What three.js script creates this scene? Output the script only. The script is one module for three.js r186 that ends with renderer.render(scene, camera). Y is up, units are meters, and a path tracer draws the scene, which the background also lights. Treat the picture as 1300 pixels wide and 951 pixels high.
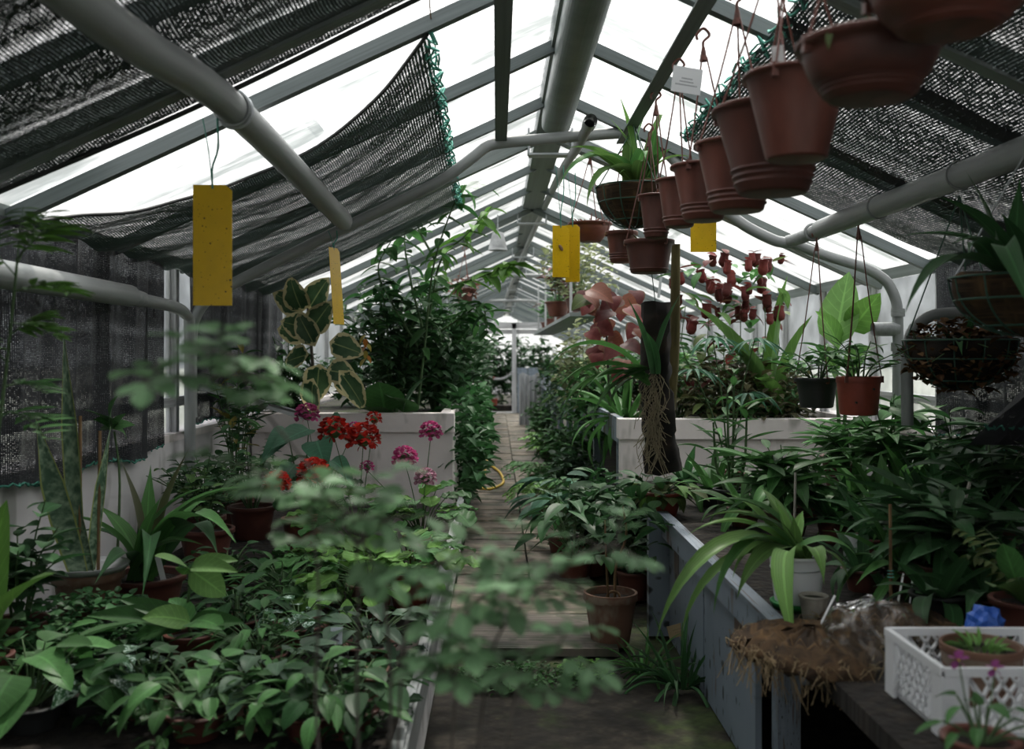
import * as THREE from 'three';
import { mergeGeometries } from 'three/addons/utils/BufferGeometryUtils.js';

// ---------- camera, sky, exposure ----------
const scene = new THREE.Scene();
const EYE = 1.35, FOCAL = 1264;
const camera = new THREE.PerspectiveCamera(2 * Math.atan(450 / FOCAL) * 180 / Math.PI, 1262 / 900, 0.05, 400);
camera.position.set(0, EYE, 0);
camera.setViewOffset(1262, 900, 0, 0, 1300, 951);
camera.focus = 4.8; camera.userData.fStop = 2.8;
const renderer = new THREE.WebGLRenderer({ antialias: true });
renderer.toneMapping = THREE.LinearToneMapping;
renderer.toneMappingExposure = 1.5;
renderer.shadowMap.enabled = true;
{ // hazy sky: pale near the horizon, brighter overhead and round the veiled sun
  const W = 256, H = 128, data = new Float32Array(W * H * 4), sun = new THREE.Vector3(0.10, 0.86, -0.50).normalize(), v = new THREE.Vector3();
  for (let j = 0; j < H; j++) for (let i = 0; i < W; i++) {
    const up = ((j + 0.5) / H - 0.5) * Math.PI, a = ((i + 0.5) / W - 0.5) * 2 * Math.PI;
    v.set(Math.cos(a) * Math.cos(up), Math.sin(up), Math.sin(a) * Math.cos(up));
    const c = Math.max(0, v.dot(sun)), glow = 6.2 * Math.pow(c, 5.5), b = 0.26 * (1 + 3.4 * Math.max(0, v.y)), k = (j * W + i) * 4;
    data[k] = 0.90 * b + glow * 1.03; data[k + 1] = 0.95 * b + glow; data[k + 2] = 1.03 * b + glow * 0.95; data[k + 3] = 1;
  }
  const t = new THREE.DataTexture(data, W, H, THREE.RGBAFormat, THREE.FloatType);
  t.mapping = THREE.EquirectangularReflectionMapping; t.magFilter = THREE.LinearFilter; t.needsUpdate = true;
  scene.background = t; scene.environment = t;
  const s = new THREE.DirectionalLight(new THREE.Color().setRGB(1, 0.93, 0.84), 4.5); s.name = 'veiled_sun';
  s.position.copy(sun).multiplyScalar(40).add(new THREE.Vector3(0, 0, -8)); s.target.position.set(0, 0, -8); s.shadow.radius = 8; s.castShadow = true;
  s.shadow.mapSize.set(2048, 2048); Object.assign(s.shadow.camera, { left: -20, right: 20, top: 20, bottom: -20, near: 1, far: 90 });
  scene.add(s, s.target);
}

// ---------- helpers ----------
const V = (x, y, z) => new THREE.Vector3(x, y, z);
const at = (x, y, d) => V((x - 631) / FOCAL * d, EYE + (450 - y) / FOCAL * d, -d);   // a sight line's point at a depth
const rng = (s) => () => { s = (s + 0x6d2b79f5) | 0; let t = Math.imul(s ^ (s >>> 15), 1 | s); t = (t + Math.imul(t ^ (t >>> 7), 61 | t)) ^ t; return ((t ^ (t >>> 14)) >>> 0) / 4294967296; };
const lerp = THREE.MathUtils.lerp, clamp = THREE.MathUtils.clamp, PI = Math.PI;
const taken = new Map();
const numbered = (n) => { const k = taken.get(n) ?? 0; taken.set(n, k + 1); return k ? n + '_' + String(k).padStart(3, '0') : n; };
function tag(o, label, category, group, kind) { o.userData.label = label; o.userData.category = category; if (group) o.userData.group = group; if (kind) o.userData.kind = kind; return o; }
function thing(name, label, category, pos, group) {
  const o = new THREE.Group(); o.name = numbered(name); scene.add(o); o.position.copy(pos); return tag(o, label, category, group);
}
function obj(name, geo, mat, parent) { const m = new THREE.Mesh(geo, mat); m.name = name; parent.add(m); return m; }
function struct(name, label, category) { const o = new THREE.Group(); o.name = name; scene.add(o); o.userData = { label, category, kind: 'structure' }; return o; }
const box = (w, h, d, x = 0, y = 0, z = 0) => new THREE.BoxGeometry(w, h, d).translate(x, y, z);
function tube(pts, r, seg = 4, rad = 6, tension = 0.5) {
  const c = new THREE.CatmullRomCurve3(pts, false, 'catmullrom', tension);
  return new THREE.TubeGeometry(c, Math.max(2, (pts.length - 1) * seg), r, rad, false);
}
function taperTube(pts, r0, r1, seg = 4, rad = 6) {
  const g = tube(pts, 1, seg, rad), p = g.attributes.position, n = g.attributes.normal, rows = p.count / (rad + 1);
  for (let i = 0; i < p.count; i++) { const r = lerp(r0, r1, Math.floor(i / (rad + 1)) / (rows - 1)); p.setXYZ(i, p.getX(i) + n.getX(i) * (r - 1), p.getY(i) + n.getY(i) * (r - 1), p.getZ(i) + n.getZ(i) * (r - 1)); }
  return g;
}
function bar(a, b, w, h) { // a box from a to b, w across, h high
  const d = b.clone().sub(a), L = d.length(), g = box(w, h, L), m = new THREE.Matrix4().lookAt(b, a, V(0, 1, 0));
  return g.applyMatrix4(m).translate((a.x + b.x) / 2, (a.y + b.y) / 2, (a.z + b.z) / 2);
}
const lathe = (pts, seg = 28) => new THREE.LatheGeometry(pts.map(([x, y]) => new THREE.Vector2(x, y)), seg);
const merge = (list) => mergeGeometries(list.map((g) => { const h = g.index ? g.toNonIndexed() : g; for (const k of Object.keys(h.attributes)) if (!['position', 'normal', 'uv'].includes(k)) h.deleteAttribute(k); return h; }));

// ---------- textures ----------
const hash = (x, y, s) => { let n = Math.imul(x, 374761393) + Math.imul(y, 668265263) + Math.imul(s, 1442695041); n = Math.imul(n ^ (n >>> 13), 1274126177); return ((n ^ (n >>> 16)) >>> 0) / 4294967296; };
function vn(u, v, px, py, s) { // value noise, repeating px by py cells over 0..1
  const x = u * px, y = v * py, i = Math.floor(x), j = Math.floor(y), f = x - i, g = y - j, a = f * f * (3 - 2 * f), b = g * g * (3 - 2 * g);
  const h = (p, q) => hash(((p % px) + px) % px, ((q % py) + py) % py, s);
  return lerp(lerp(h(i, j), h(i + 1, j), a), lerp(h(i, j + 1), h(i + 1, j + 1), a), b);
}
const fbm = (u, v, px, py, s, o = 4) => { let a = 0, w = 0.5, t = 0; for (let k = 0; k < o; k++) { a += w * vn(u, v, px << k, py << k, s + k); t += w; w *= 0.55; } return a / t; };
function tex(w, h, fn, srgb = true) {
  const d = new Uint8Array(w * h * 4);
  for (let j = 0; j < h; j++) for (let i = 0; i < w; i++) { const c = fn((i + 0.5) / w, (j + 0.5) / h), k = (j * w + i) * 4; for (let q = 0; q < 3; q++) d[k + q] = clamp(Math.round(c[q] * 255), 0, 255); d[k + 3] = 255; }
  const t = new THREE.DataTexture(d, w, h); t.wrapS = t.wrapT = THREE.RepeatWrapping; t.magFilter = THREE.LinearFilter; if (srgb) t.colorSpace = THREE.SRGBColorSpace; t.needsUpdate = true; return t;
}
const g3 = (x) => [x, x, x];
const mix3 = (a, b, k) => a.map((x, i) => lerp(x, b[i], k));
const rep = (t, x, y) => { const c = t.clone(); c.repeat.set(x, y); c.needsUpdate = true; return c; };
const T = {};
T.grain = tex(256, 256, (u, v) => g3(0.55 + 0.45 * fbm(u, v, 6, 6, 3, 5)));
T.bumpy = tex(256, 256, (u, v) => g3(fbm(u, v, 16, 16, 9, 4)), false);
T.wood = tex(512, 256, (u, v) => { const s = fbm(u, v, 2, 26, 21, 4), k = fbm(u, v, 5, 5, 27, 4), m = fbm(u, v, 9, 7, 33, 4); let c = mix3([0.33, 0.31, 0.28], [0.62, 0.58, 0.52], s * 0.9 + 0.1); c = mix3(c, [0.2, 0.2, 0.17], clamp((k - 0.52) * 3.2, 0, 0.75)); return mix3(c, [0.22, 0.26, 0.16], clamp((m - 0.56) * 4, 0, 0.6)); });
T.woodBump = tex(512, 256, (u, v) => g3(fbm(u, v, 2, 40, 22, 4)), false);
T.concrete = tex(512, 512, (u, v) => { const a = fbm(u, v, 4, 4, 41, 5), b = fbm(u, v, 14, 5, 44, 4); let c = mix3([0.82, 0.80, 0.79], [0.94, 0.92, 0.91], a); return mix3(c, [0.50, 0.50, 0.46], clamp((b - 0.60) * 3.5, 0, 0.5)); });
T.paint = tex(512, 512, (u, v) => { const a = fbm(u, v, 5, 5, 51, 4), b = fbm(u, v, 30, 30, 54, 2), r = fbm(u, v, 12, 4, 57, 4); let c = mix3([0.46, 0.50, 0.53], [0.60, 0.64, 0.67], a); c = mix3(c, [0.13, 0.15, 0.14], clamp((b - 0.70) * 7, 0, 0.9)); return mix3(c, [0.36, 0.24, 0.17], clamp((r - 0.66) * 6, 0, 0.7)); });
T.soil = tex(256, 256, (u, v) => { const a = fbm(u, v, 24, 24, 61, 4); return mix3([0.07, 0.06, 0.05], [0.30, 0.26, 0.21], a * a); });
T.moss = tex(512, 512, (u, v) => { const a = fbm(u, v, 30, 30, 64, 4), b = fbm(u, v, 6, 6, 67, 4); return mix3(mix3([0.10, 0.09, 0.07], [0.34, 0.31, 0.26], a * a), mix3([0.10, 0.16, 0.06], [0.30, 0.36, 0.16], a), clamp((b - 0.45) * 4, 0, 0.9)); });
T.clay = tex(256, 256, (u, v) => { const a = fbm(u, v, 5, 5, 71, 4), b = fbm(u, v, 11, 6, 74, 4); return mix3(mix3([0.40, 0.27, 0.21], [0.55, 0.42, 0.34], a), [0.62, 0.60, 0.54], clamp((b - 0.52) * 3, 0, 0.6)); });
T.coir = tex(256, 256, (u, v) => { const a = fbm(u, v, 5, 46, 81, 4), b = fbm(u, v, 46, 6, 84, 4); return mix3([0.13, 0.09, 0.05], [0.47, 0.36, 0.23], clamp(Math.max(a, b) * 1.6 - 0.45, 0, 1)); });
T.metal = tex(256, 256, (u, v) => { const a = fbm(u, v, 8, 8, 91, 4); return g3(0.78 + 0.22 * a); });
T.bark = tex(256, 256, (u, v) => { const a = fbm(u, v, 12, 3, 95, 4); return mix3([0.06, 0.05, 0.04], [0.28, 0.23, 0.19], a * a * 1.3); });
// knitted shade cloth: tapes with a chain between them; white is yarn, black is a hole
const knit = (base, contrast) => tex(1024, 1024, (u, v) => {
  const n = 64, m = 44, row = v * n, col = u * m, i = Math.floor(col), j = Math.floor(row), fr = row - j, fc = col - i;
  const band = vn(0.5, v, 1, 9, 101) - 0.5, w = fbm(u, v, 40, 60, 104, 2) - 0.5, hole = 0.5 - Math.abs(fr - 0.5), side = 0.5 - Math.abs(fc - 0.5);
  return g3(hole > base - band * contrast - w * 0.35 && side > base - 0.12 + hash(i, j, 5) * 0.24 - band * contrast * 0.7 ? 0.0 : 1.0);
}, false);
T.net = knit(0.37, 0.2); T.netFine = knit(0.385, 0.07); T.netDense = knit(0.385, 0.16);
T.poly = tex(512, 512, (u, v) => { const a = fbm(u, v, 3, 6, 111, 4), f = 0.5 + 0.5 * Math.sin(v * 2 * PI * 64), d = fbm(u, v, 5, 16, 114, 5); const k = 0.90 + 0.07 * a - 0.045 * f * f; return mix3([k, k, k], [0.42, 0.45, 0.44], clamp((d - 0.52) * 3.2, 0, 0.6)); });
// leaf prints: u across, v from the stalk to the tip
const vein = (u, v, n, slope) => { const c = Math.abs(u - 0.5) * 2, f = (v * n - c * slope) % 1, q = Math.abs(((f + 1) % 1) - 0.5); return Math.max(c < 0.055 ? 1 : 0, q < 0.055 ? 0.55 : 0); };
T.leaf = tex(128, 256, (u, v) => g3(0.74 + 0.1 * fbm(u, v, 5, 9, 121, 3) + 0.16 * vein(u, v, 8, 1.5)));
T.strap = tex(64, 256, (u, v) => { const c = Math.abs(u - 0.5) * 2; return g3(0.74 + 0.1 * fbm(u, v, 14, 2, 124, 3) + 0.14 * (c < 0.08 ? 1 : 0) + 0.05 * Math.sin(u * 60)); });
T.variegated = tex(128, 256, (u, v) => { const c = Math.abs(u - 0.5) * 2, e = Math.max(c, Math.abs(v - 0.5) * 2), k = e + (fbm(u, v, 5, 8, 127, 3) - 0.5) * 0.55; const gcol = mix3([0.17, 0.29, 0.18], [0.36, 0.47, 0.33], fbm(u, v, 3, 5, 129, 2)); return k > 0.76 ? [0.82, 0.78, 0.60] : c < 0.05 ? [0.56, 0.62, 0.42] : gcol; });
T.snake = tex(64, 256, (u, v) => { const c = Math.abs(u - 0.5) * 2, b = fbm(u, v, 3, 34, 131, 3); return c > 0.84 ? [0.66, 0.68, 0.42] : mix3([0.33, 0.43, 0.35], [0.64, 0.71, 0.61], clamp((b - 0.35) * 2.6, 0, 1)); });
T.silver = tex(128, 128, (u, v) => { const b = fbm(u, v, 12, 12, 134, 3); return mix3([0.16, 0.32, 0.19], [0.78, 0.84, 0.80], clamp((b - 0.52) * 7, 0, 1)); });
T.coleus = tex(128, 128, (u, v) => { const c = Math.max(Math.abs(u - 0.5) * 2, Math.abs(v - 0.45) * 1.7), b = fbm(u, v, 5, 5, 137, 3); return mix3(mix3([0.42, 0.17, 0.17], [0.62, 0.36, 0.34], b), [0.55, 0.52, 0.36], clamp((c + b * 0.3 - 0.95) * 4, 0, 0.8)); });
T.trap = tex(128, 384, (u, v) => { let k = 0; for (let i = 0; i < 64; i++) { const dx = (u - hash(i, 1, 7)) * 1, dy = (v - hash(i, 2, 7)) * 3, r = 0.006 + 0.02 * hash(i, 3, 7) ** 3; if (dx * dx + dy * dy < r * r) k = 1; } const f = 0.94 + 0.06 * fbm(u, v, 4, 10, 141, 3); return k ? [0.22, 0.16, 0.05] : [0.86 * f, 0.70 * f, 0.04]; });

// ---------- materials ----------
const std = (o) => new THREE.MeshStandardMaterial(o);
const rgb = (r, g, b) => new THREE.Color().setRGB(r, g, b);
const M = {
  bar: std({ color: rgb(0.16, 0.19, 0.19), roughness: 0.55, metalness: 0.2, map: T.metal }),
  beam: std({ color: rgb(0.22, 0.255, 0.245), roughness: 0.45, metalness: 0.3, map: T.metal }),
  pipe: std({ color: rgb(0.33, 0.35, 0.345), roughness: 0.5, map: T.metal, bumpMap: T.bumpy, bumpScale: 0.0008 }),
  alu: std({ color: rgb(0.55, 0.58, 0.60), roughness: 0.35, metalness: 0.6, map: T.metal }),
  white: std({ color: rgb(0.72, 0.73, 0.74), roughness: 0.6, map: T.grain }),
  concrete: std({ color: rgb(1, 0.97, 0.97), roughness: 0.9, map: T.concrete, bumpMap: T.bumpy, bumpScale: 0.004 }),
  lowwall: std({ color: rgb(0.84, 0.86, 0.89), roughness: 0.9, map: T.concrete, bumpMap: T.bumpy, bumpScale: 0.004 }),
  paint: std({ color: rgb(0.8, 0.84, 0.9), roughness: 0.6, map: T.paint }),
  wood: [0, 1, 2, 3].map((k) => std({ color: [rgb(0.62, 0.6, 0.58), rgb(0.78, 0.74, 0.7), rgb(0.52, 0.52, 0.52), rgb(0.7, 0.65, 0.6)][k], roughness: 0.85, map: rep(T.wood, 1, 1), bumpMap: T.woodBump, bumpScale: 0.006 })),
  soil: std({ color: rgb(0.9, 0.9, 0.9), roughness: 1, map: T.soil, bumpMap: T.bumpy, bumpScale: 0.01 }),
  moss: std({ color: rgb(0.9, 0.9, 0.9), roughness: 1, map: T.moss, bumpMap: T.bumpy, bumpScale: 0.01 }),
  clay: std({ color: rgb(0.8, 0.8, 0.8), roughness: 0.85, map: T.clay }),
  brown: std({ color: rgb(0.235, 0.078, 0.055), roughness: 0.42, map: T.grain }),
  brownDark: std({ color: rgb(0.17, 0.058, 0.042), roughness: 0.5, map: T.grain }),
  red: std({ color: rgb(0.42, 0.08, 0.05), roughness: 0.45, map: T.grain }),
  black: std({ color: rgb(0.02, 0.022, 0.022), roughness: 0.6 }),
  whitePlastic: std({ color: rgb(0.78, 0.8, 0.82), roughness: 0.35 }),
  greenPlastic: std({ color: rgb(0.04, 0.3, 0.08), roughness: 0.4 }),
  cream: std({ color: rgb(0.62, 0.58, 0.5), roughness: 0.6, map: T.grain }),
  coir: std({ color: rgb(0.75, 0.75, 0.75), roughness: 1, map: T.coir, bumpMap: T.coir, bumpScale: 0.012 }),
  bark: std({ color: rgb(0.7, 0.7, 0.7), roughness: 1, map: T.bark, bumpMap: T.bark, bumpScale: 0.02 }),
  wire: std({ color: rgb(0.03, 0.09, 0.06), roughness: 0.5 }),
  string: std({ color: rgb(0.05, 0.22, 0.16), roughness: 0.8 }),
  teal: std({ color: rgb(0.10, 0.36, 0.28), roughness: 0.8 }),
  hose: std({ color: rgb(0.62, 0.42, 0.05), roughness: 0.45 }),
  card: std({ color: rgb(0.75, 0.77, 0.78), roughness: 0.6 }),
  stick: std({ color: rgb(0.32, 0.19, 0.09), roughness: 0.8, map: T.grain }),
  stem: std({ color: rgb(0.07, 0.13, 0.05), roughness: 0.8 }),
  twig: std({ color: rgb(0.17, 0.15, 0.13), roughness: 0.9, map: T.grain }),
  trap: std({ color: rgb(1, 1, 1), roughness: 0.3, map: T.trap }),
  blue: std({ color: rgb(0.03, 0.12, 0.5), roughness: 0.5 }),
  poly: new THREE.MeshPhysicalMaterial({ color: rgb(0.97, 0.98, 0.99), roughness: 0.62, transmission: 0.96, thickness: 0, map: T.poly, side: THREE.DoubleSide }),
  glass: new THREE.MeshPhysicalMaterial({ color: rgb(0.86, 0.9, 0.92), roughness: 0.5, transmission: 0.95, thickness: 0, map: T.grain, side: THREE.DoubleSide }),
  bag: new THREE.MeshPhysicalMaterial({ color: rgb(0.95, 0.97, 0.98), roughness: 0.07, transmission: 1, thickness: 0, specularIntensity: 1, side: THREE.DoubleSide }),
};
const netMat = (c, r, t = T.net) => std({ color: c, roughness: 0.85, alphaMap: rep(t, r, r), transparent: true, side: THREE.DoubleSide });
M.net = netMat(rgb(0.03, 0.045, 0.042), 2.25);
M.netGreen = netMat(rgb(0.04, 0.07, 0.06), 2.25);
M.netBlack = netMat(rgb(0.02, 0.022, 0.026), 2.6, T.netDense);
M.netFine = netMat(rgb(0.05, 0.075, 0.075), 1.7, T.netFine);
function leafMat(r, g, b, o = {}) {
  return new THREE.MeshPhysicalMaterial({ color: rgb(r, g, b), roughness: 0.95, transmission: o.t ?? 0.28, thickness: 0, map: o.map ?? T.leaf, clearcoat: o.coat ?? 0.22, clearcoatRoughness: o.cr ?? 0.36, specularIntensity: 0.3, side: THREE.DoubleSide });
}
const tones = (r, g, b, o) => [0.72, 1, 1.35].map((k) => leafMat(r * k, g * k, b * k, o));
const L = {
  deep: tones(0.045, 0.14, 0.045), mid: tones(0.09, 0.25, 0.07), bright: tones(0.18, 0.40, 0.08), lime: tones(0.25, 0.50, 0.14),
  blue: tones(0.08, 0.22, 0.13), olive: tones(0.12, 0.17, 0.05), dull: tones(0.09, 0.17, 0.10), soft: tones(0.24, 0.44, 0.22, { t: 0.4 }),
  strap: tones(0.10, 0.27, 0.07, { map: T.strap }), strapDeep: tones(0.055, 0.16, 0.055, { map: T.strap }), strapBright: tones(0.22, 0.44, 0.11, { map: T.strap }), strapBronze: tones(0.12, 0.13, 0.06, { map: T.strap }),
  variegated: tones(0.95, 0.95, 0.95, { map: T.variegated }), snake: tones(0.8, 0.85, 0.82, { map: T.snake, t: 0.05 }), silver: tones(0.8, 0.85, 0.85, { map: T.silver }),
  coleus: tones(0.45, 0.41, 0.41, { map: T.coleus }), pale: tones(0.42, 0.48, 0.24), rust: tones(0.24, 0.085, 0.05), pitcher: tones(0.24, 0.055, 0.05), yellow: tones(0.5, 0.42, 0.08), orange: tones(0.6, 0.22, 0.03),
  petalRed: tones(0.68, 0.035, 0.02, { map: T.grain, coat: 0 }), petalPink: tones(0.72, 0.12, 0.34, { map: T.grain, coat: 0 }), petalPale: tones(0.8, 0.42, 0.55, { map: T.grain, coat: 0 }), petalMauve: tones(0.62, 0.16, 0.5, { map: T.grain, coat: 0 }),
};

// ---------- leaves ----------
// A unit blade along +z, one wide and one long; half(t) is half its width; it curves down by bend radians.
function blade(half, bend, o = {}) {
  const nv = o.nv ?? 8, nu = o.nu ?? 2, fold = o.fold ?? 0.06, wave = o.wave ?? 0, P = [], U = [], I = [];
  let y = 0, z = 0;
  for (let i = 0; i <= nv; i++) {
    const t = i / nv, th = -bend * Math.pow(t, 1.15);
    if (i) { const tm = (i - 0.5) / nv, a = -bend * Math.pow(tm, 1.15); y += Math.sin(a) / nv; z += Math.cos(a) / nv; }
    const h = Math.max(0.004, half(t));
    for (let k = -nu; k <= nu; k++) {
      const u = k / nu, lift = fold * Math.abs(u) * h * 2 + wave * Math.sin(t * 17 + k * 2.1) * Math.abs(u) * (o.edge ? 1 : h * 2);
      P.push(u * h, y + lift * Math.cos(th), z - lift * Math.sin(th)); U.push(0.5 + u * 0.5, t);
    }
  }
  const c = 2 * nu + 1;
  for (let i = 0; i < nv; i++) for (let k = 0; k < c - 1; k++) { const a = i * c + k; I.push(a, a + c, a + 1, a + 1, a + c, a + c + 1); }
  const g = new THREE.BufferGeometry();
  g.setAttribute('position', new THREE.Float32BufferAttribute(P, 3)); g.setAttribute('uv', new THREE.Float32BufferAttribute(U, 2)); g.setIndex(I); g.computeVertexNormals();
  g.userData.tip = V(0, y, z); return g;
}
const prof = {
  strap: (t) => 0.5 * Math.pow(Math.sin(PI * clamp(0.16 + 0.84 * t, 0, 1)), 0.55) * (t > 0.6 ? Math.pow((1 - t) / 0.4, 0.75) : 1),
  lance: (t) => 0.5 * Math.pow(Math.sin(PI * Math.pow(t, 0.8)), 0.9),
  ovate: (t) => 0.5 * Math.pow(Math.sin(PI * Math.pow(t, 0.68)), 0.75),
  obov: (t) => 0.5 * Math.pow(Math.sin(PI * Math.pow(t, 1.35)), 0.7),
  heart: (t) => 0.5 * Math.pow(Math.sin(PI * Math.pow(clamp(0.04 + 0.96 * t, 0, 1), 0.5)), 0.9),
  round: (t) => 0.5 * Math.pow(Math.max(0, 1 - Math.pow(2 * t - 1, 2)), 0.5) * (1 + 0.05 * Math.cos(t * 40)),
};
const variants = (p, bends, o) => bends.map((b) => blade(prof[p], b, o));
const G = {
  strap: variants('strap', [0.35, 0.9, 1.5, 2.2], { nv: 12, nu: 1, fold: 0.03 }),
  lance: variants('lance', [0.15, 0.5, 0.95], { nv: 8, nu: 1, fold: 0.05 }),
  ovate: variants('ovate', [0.2, 0.55, 0.9], { nv: 7, nu: 2, fold: 0.07 }),
  obov: variants('obov', [0.2, 0.5], { nv: 7, nu: 2, fold: 0.07 }),
  heart: variants('heart', [0.3, 0.7, 1.0], { nv: 8, nu: 2, fold: 0.07 }),
  round: variants('round', [0.2, 0.5], { nv: 12, nu: 3, fold: 0.1, wave: 0.05, edge: true }),
  snake: variants('strap', [0.04, 0.1], { nv: 10, nu: 2, fold: 0.025 }),
  small: variants('ovate', [0.4], { nv: 3, nu: 1, fold: 0.15 }),
  smallLance: variants('lance', [0.4], { nv: 3, nu: 1, fold: 0.15 }),
};
const pick = (a, r) => a[Math.min(a.length - 1, Math.floor(r() * a.length))];
function leaf(parent, geo, mat, p, az, el, len, wid, roll = 0, name = 'leaf') {
  const m = obj(name, geo, mat, parent); m.position.copy(p); m.rotation.set(-el, az, roll, 'YXZ'); m.scale.set(wid, len, len); return m;
}
// a leaf from a to b, whose blade curves above the straight line between them
function leafTo(parent, geo, mat, a, b, wid, roll = 0, name = 'leaf') {
  const d = b.clone().sub(a), tip = geo.userData.tip, len = d.length() / tip.length();
  return leaf(parent, geo, mat, a, Math.atan2(d.x, d.z), Math.atan2(d.y, Math.hypot(d.x, d.z)) - Math.atan2(tip.y, tip.z), len, wid, roll, name);
}
// the same, with the blade turned to look along n
function leafFace(parent, geo, mat, a, b, wid, n, name = 'leaf') {
  const d = b.clone().sub(a), tip = geo.userData.tip, len = d.length() / tip.length(), z = d.normalize(), y = n.clone().addScaledVector(z, -n.dot(z)).normalize(), x = y.clone().cross(z);
  const m = obj(name, geo, mat, parent); m.position.copy(a); m.quaternion.setFromRotationMatrix(new THREE.Matrix4().makeBasis(x, y, z)).multiply(new THREE.Quaternion().setFromAxisAngle(V(1, 0, 0), Math.atan2(tip.y, tip.z))); m.scale.set(wid, len, len); return m;
}
// rosette of leaves from one crown
function rosette(g, o) {
  const r = rng(o.seed), n = o.n, geos = o.geos, y0 = o.y ?? 0, cx = o.x ?? 0, cz = o.z ?? 0;
  for (let i = 0; i < n; i++) {
    const k = i / n, az = (o.az0 ?? 0) + (o.arc ? (r() - 0.5) * o.arc : i * 2.39996 + r() * 0.5), el = lerp(o.el[0], o.el[1], 1 - k) + (r() - 0.5) * 0.25;
    const len = o.len * (0.7 + 0.45 * r()), wid = o.wid * (0.8 + 0.4 * r()), gi = geos[Math.min(geos.length - 1, Math.floor(k * geos.length * 0.99 + r() * 0.6))];
    leaf(g, gi, pick(o.mats, r), V(cx + Math.sin(az) * (o.r0 ?? 0.01), y0, cz + Math.cos(az) * (o.r0 ?? 0.01)), az, el, len, wid, (r() - 0.5) * (o.roll ?? 0.5));
  }
}
// leaves on stalks from one crown (geranium, begonia, peace lily)
function stalked(g, o) {
  const r = rng(o.seed), stalks = [];
  for (let i = 0; i < o.n; i++) {
    const az = i * 2.39996 + r() * 0.7, rad = o.rad * Math.sqrt((i + 0.6) / o.n), h = o.h * (0.55 + 0.55 * r()) * (1 - 0.45 * (rad / o.rad) ** 2);
    const p = V(Math.sin(az) * rad, (o.y ?? 0) + h, Math.cos(az) * rad), b = V(Math.sin(az) * 0.012, o.y ?? 0, Math.cos(az) * 0.012);
    stalks.push(taperTube([b, b.clone().lerp(p, 0.5).add(V(0, h * 0.15, 0)), p], o.stalk ?? 0.003, (o.stalk ?? 0.003) * 0.7, 3, 5));
    const len = o.len * (0.7 + 0.5 * r()), el = lerp(0.45, -0.35, rad / o.rad) + (r() - 0.5) * 0.5;
    leaf(g, pick(o.geos, r), pick(o.mats, r), p, az + (r() - 0.5) * 0.8, el + (o.lift ?? 0), len, len * o.ratio * (0.85 + 0.3 * r()), (r() - 0.5) * 0.5);
  }
  obj('stem', merge(stalks), o.stemMat ?? M.stem, g);
}
// a bush: stems that rise from the crown, leaves along them
function bush(g, o) {
  const r = rng(o.seed), stems = [];
  for (let i = 0; i < o.stems; i++) {
    const az = i * 2.39996 + r(), rr = Math.sqrt((i + 0.5) / o.stems), h = o.h * (0.65 + 0.4 * r()) * (1 - 0.35 * rr * rr);
    const tip = V(Math.sin(az) * rr * o.rx, (o.y ?? 0) + h, Math.cos(az) * rr * (o.rz ?? o.rx)), b = V(Math.sin(az) * 0.02, o.y ?? 0, Math.cos(az) * 0.02);
    const mid = b.clone().lerp(tip, 0.5).add(V(-Math.sin(az) * rr * o.rx * 0.15, h * 0.12, 0));
    const c = new THREE.CatmullRomCurve3([b, mid, tip]);
    stems.push(taperTube([b, mid, tip], o.stemR ?? 0.005, (o.stemR ?? 0.005) * 0.4, 4, 5));
    const n = Math.round(o.leaves / o.stems);
    for (let k = 0; k < n; k++) {
      const t = lerp(o.from ?? 0.25, 1, (k + r() * 0.6) / n), p = c.getPoint(Math.min(1, t)), a = k * 2.4 + r() * 0.8 + az;
      const len = o.len * (0.65 + 0.55 * r()) * (k === n - 1 ? 0.8 : 1);
      leaf(g, pick(o.geos, r), pick(o.mats, r), p, a, (o.el ?? 0.25) + (r() - 0.5) * 0.7, len, len * o.ratio * (0.85 + 0.3 * r()), (r() - 0.5) * 0.6);
    }
  }
  obj('stem', merge(stems), o.stemMat ?? M.stem, g);
}
// small leaves too many to count, joined as one part
function foliage(g, o) {
  const r = rng(o.seed), m = new THREE.InstancedMesh(o.geo ?? G.small[0], o.mat, o.n), e = new THREE.Object3D(), c = new THREE.Color();
  for (let i = 0; i < o.n; i++) {
    const a = r() * 2 * PI, u = Math.cbrt(r()), q = Math.acos(2 * r() - 1);
    const x = u * Math.sin(q) * Math.cos(a), y = u * Math.cos(q), z = u * Math.sin(q) * Math.sin(a);
    e.position.set((o.x ?? 0) + x * o.rx, (o.y ?? 0) + (o.dome ? Math.abs(y) : y) * o.ry, (o.z ?? 0) + z * (o.rz ?? o.rx));
    e.rotation.set((r() - 0.6) * 1.3, r() * 2 * PI, (r() - 0.5) * 0.8, 'YXZ');
    const s = o.len * (0.6 + 0.7 * r()); e.scale.set(s * (o.ratio ?? 0.55), s, s); e.updateMatrix(); m.setMatrixAt(i, e.matrix);
    const k = 0.6 + 0.75 * r(); m.setColorAt(i, c.setRGB(k, k * (0.95 + 0.1 * r()), k));
  }
  m.name = o.name ?? 'foliage'; m.userData.kind = 'stuff'; g.add(m); return m;
}
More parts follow.
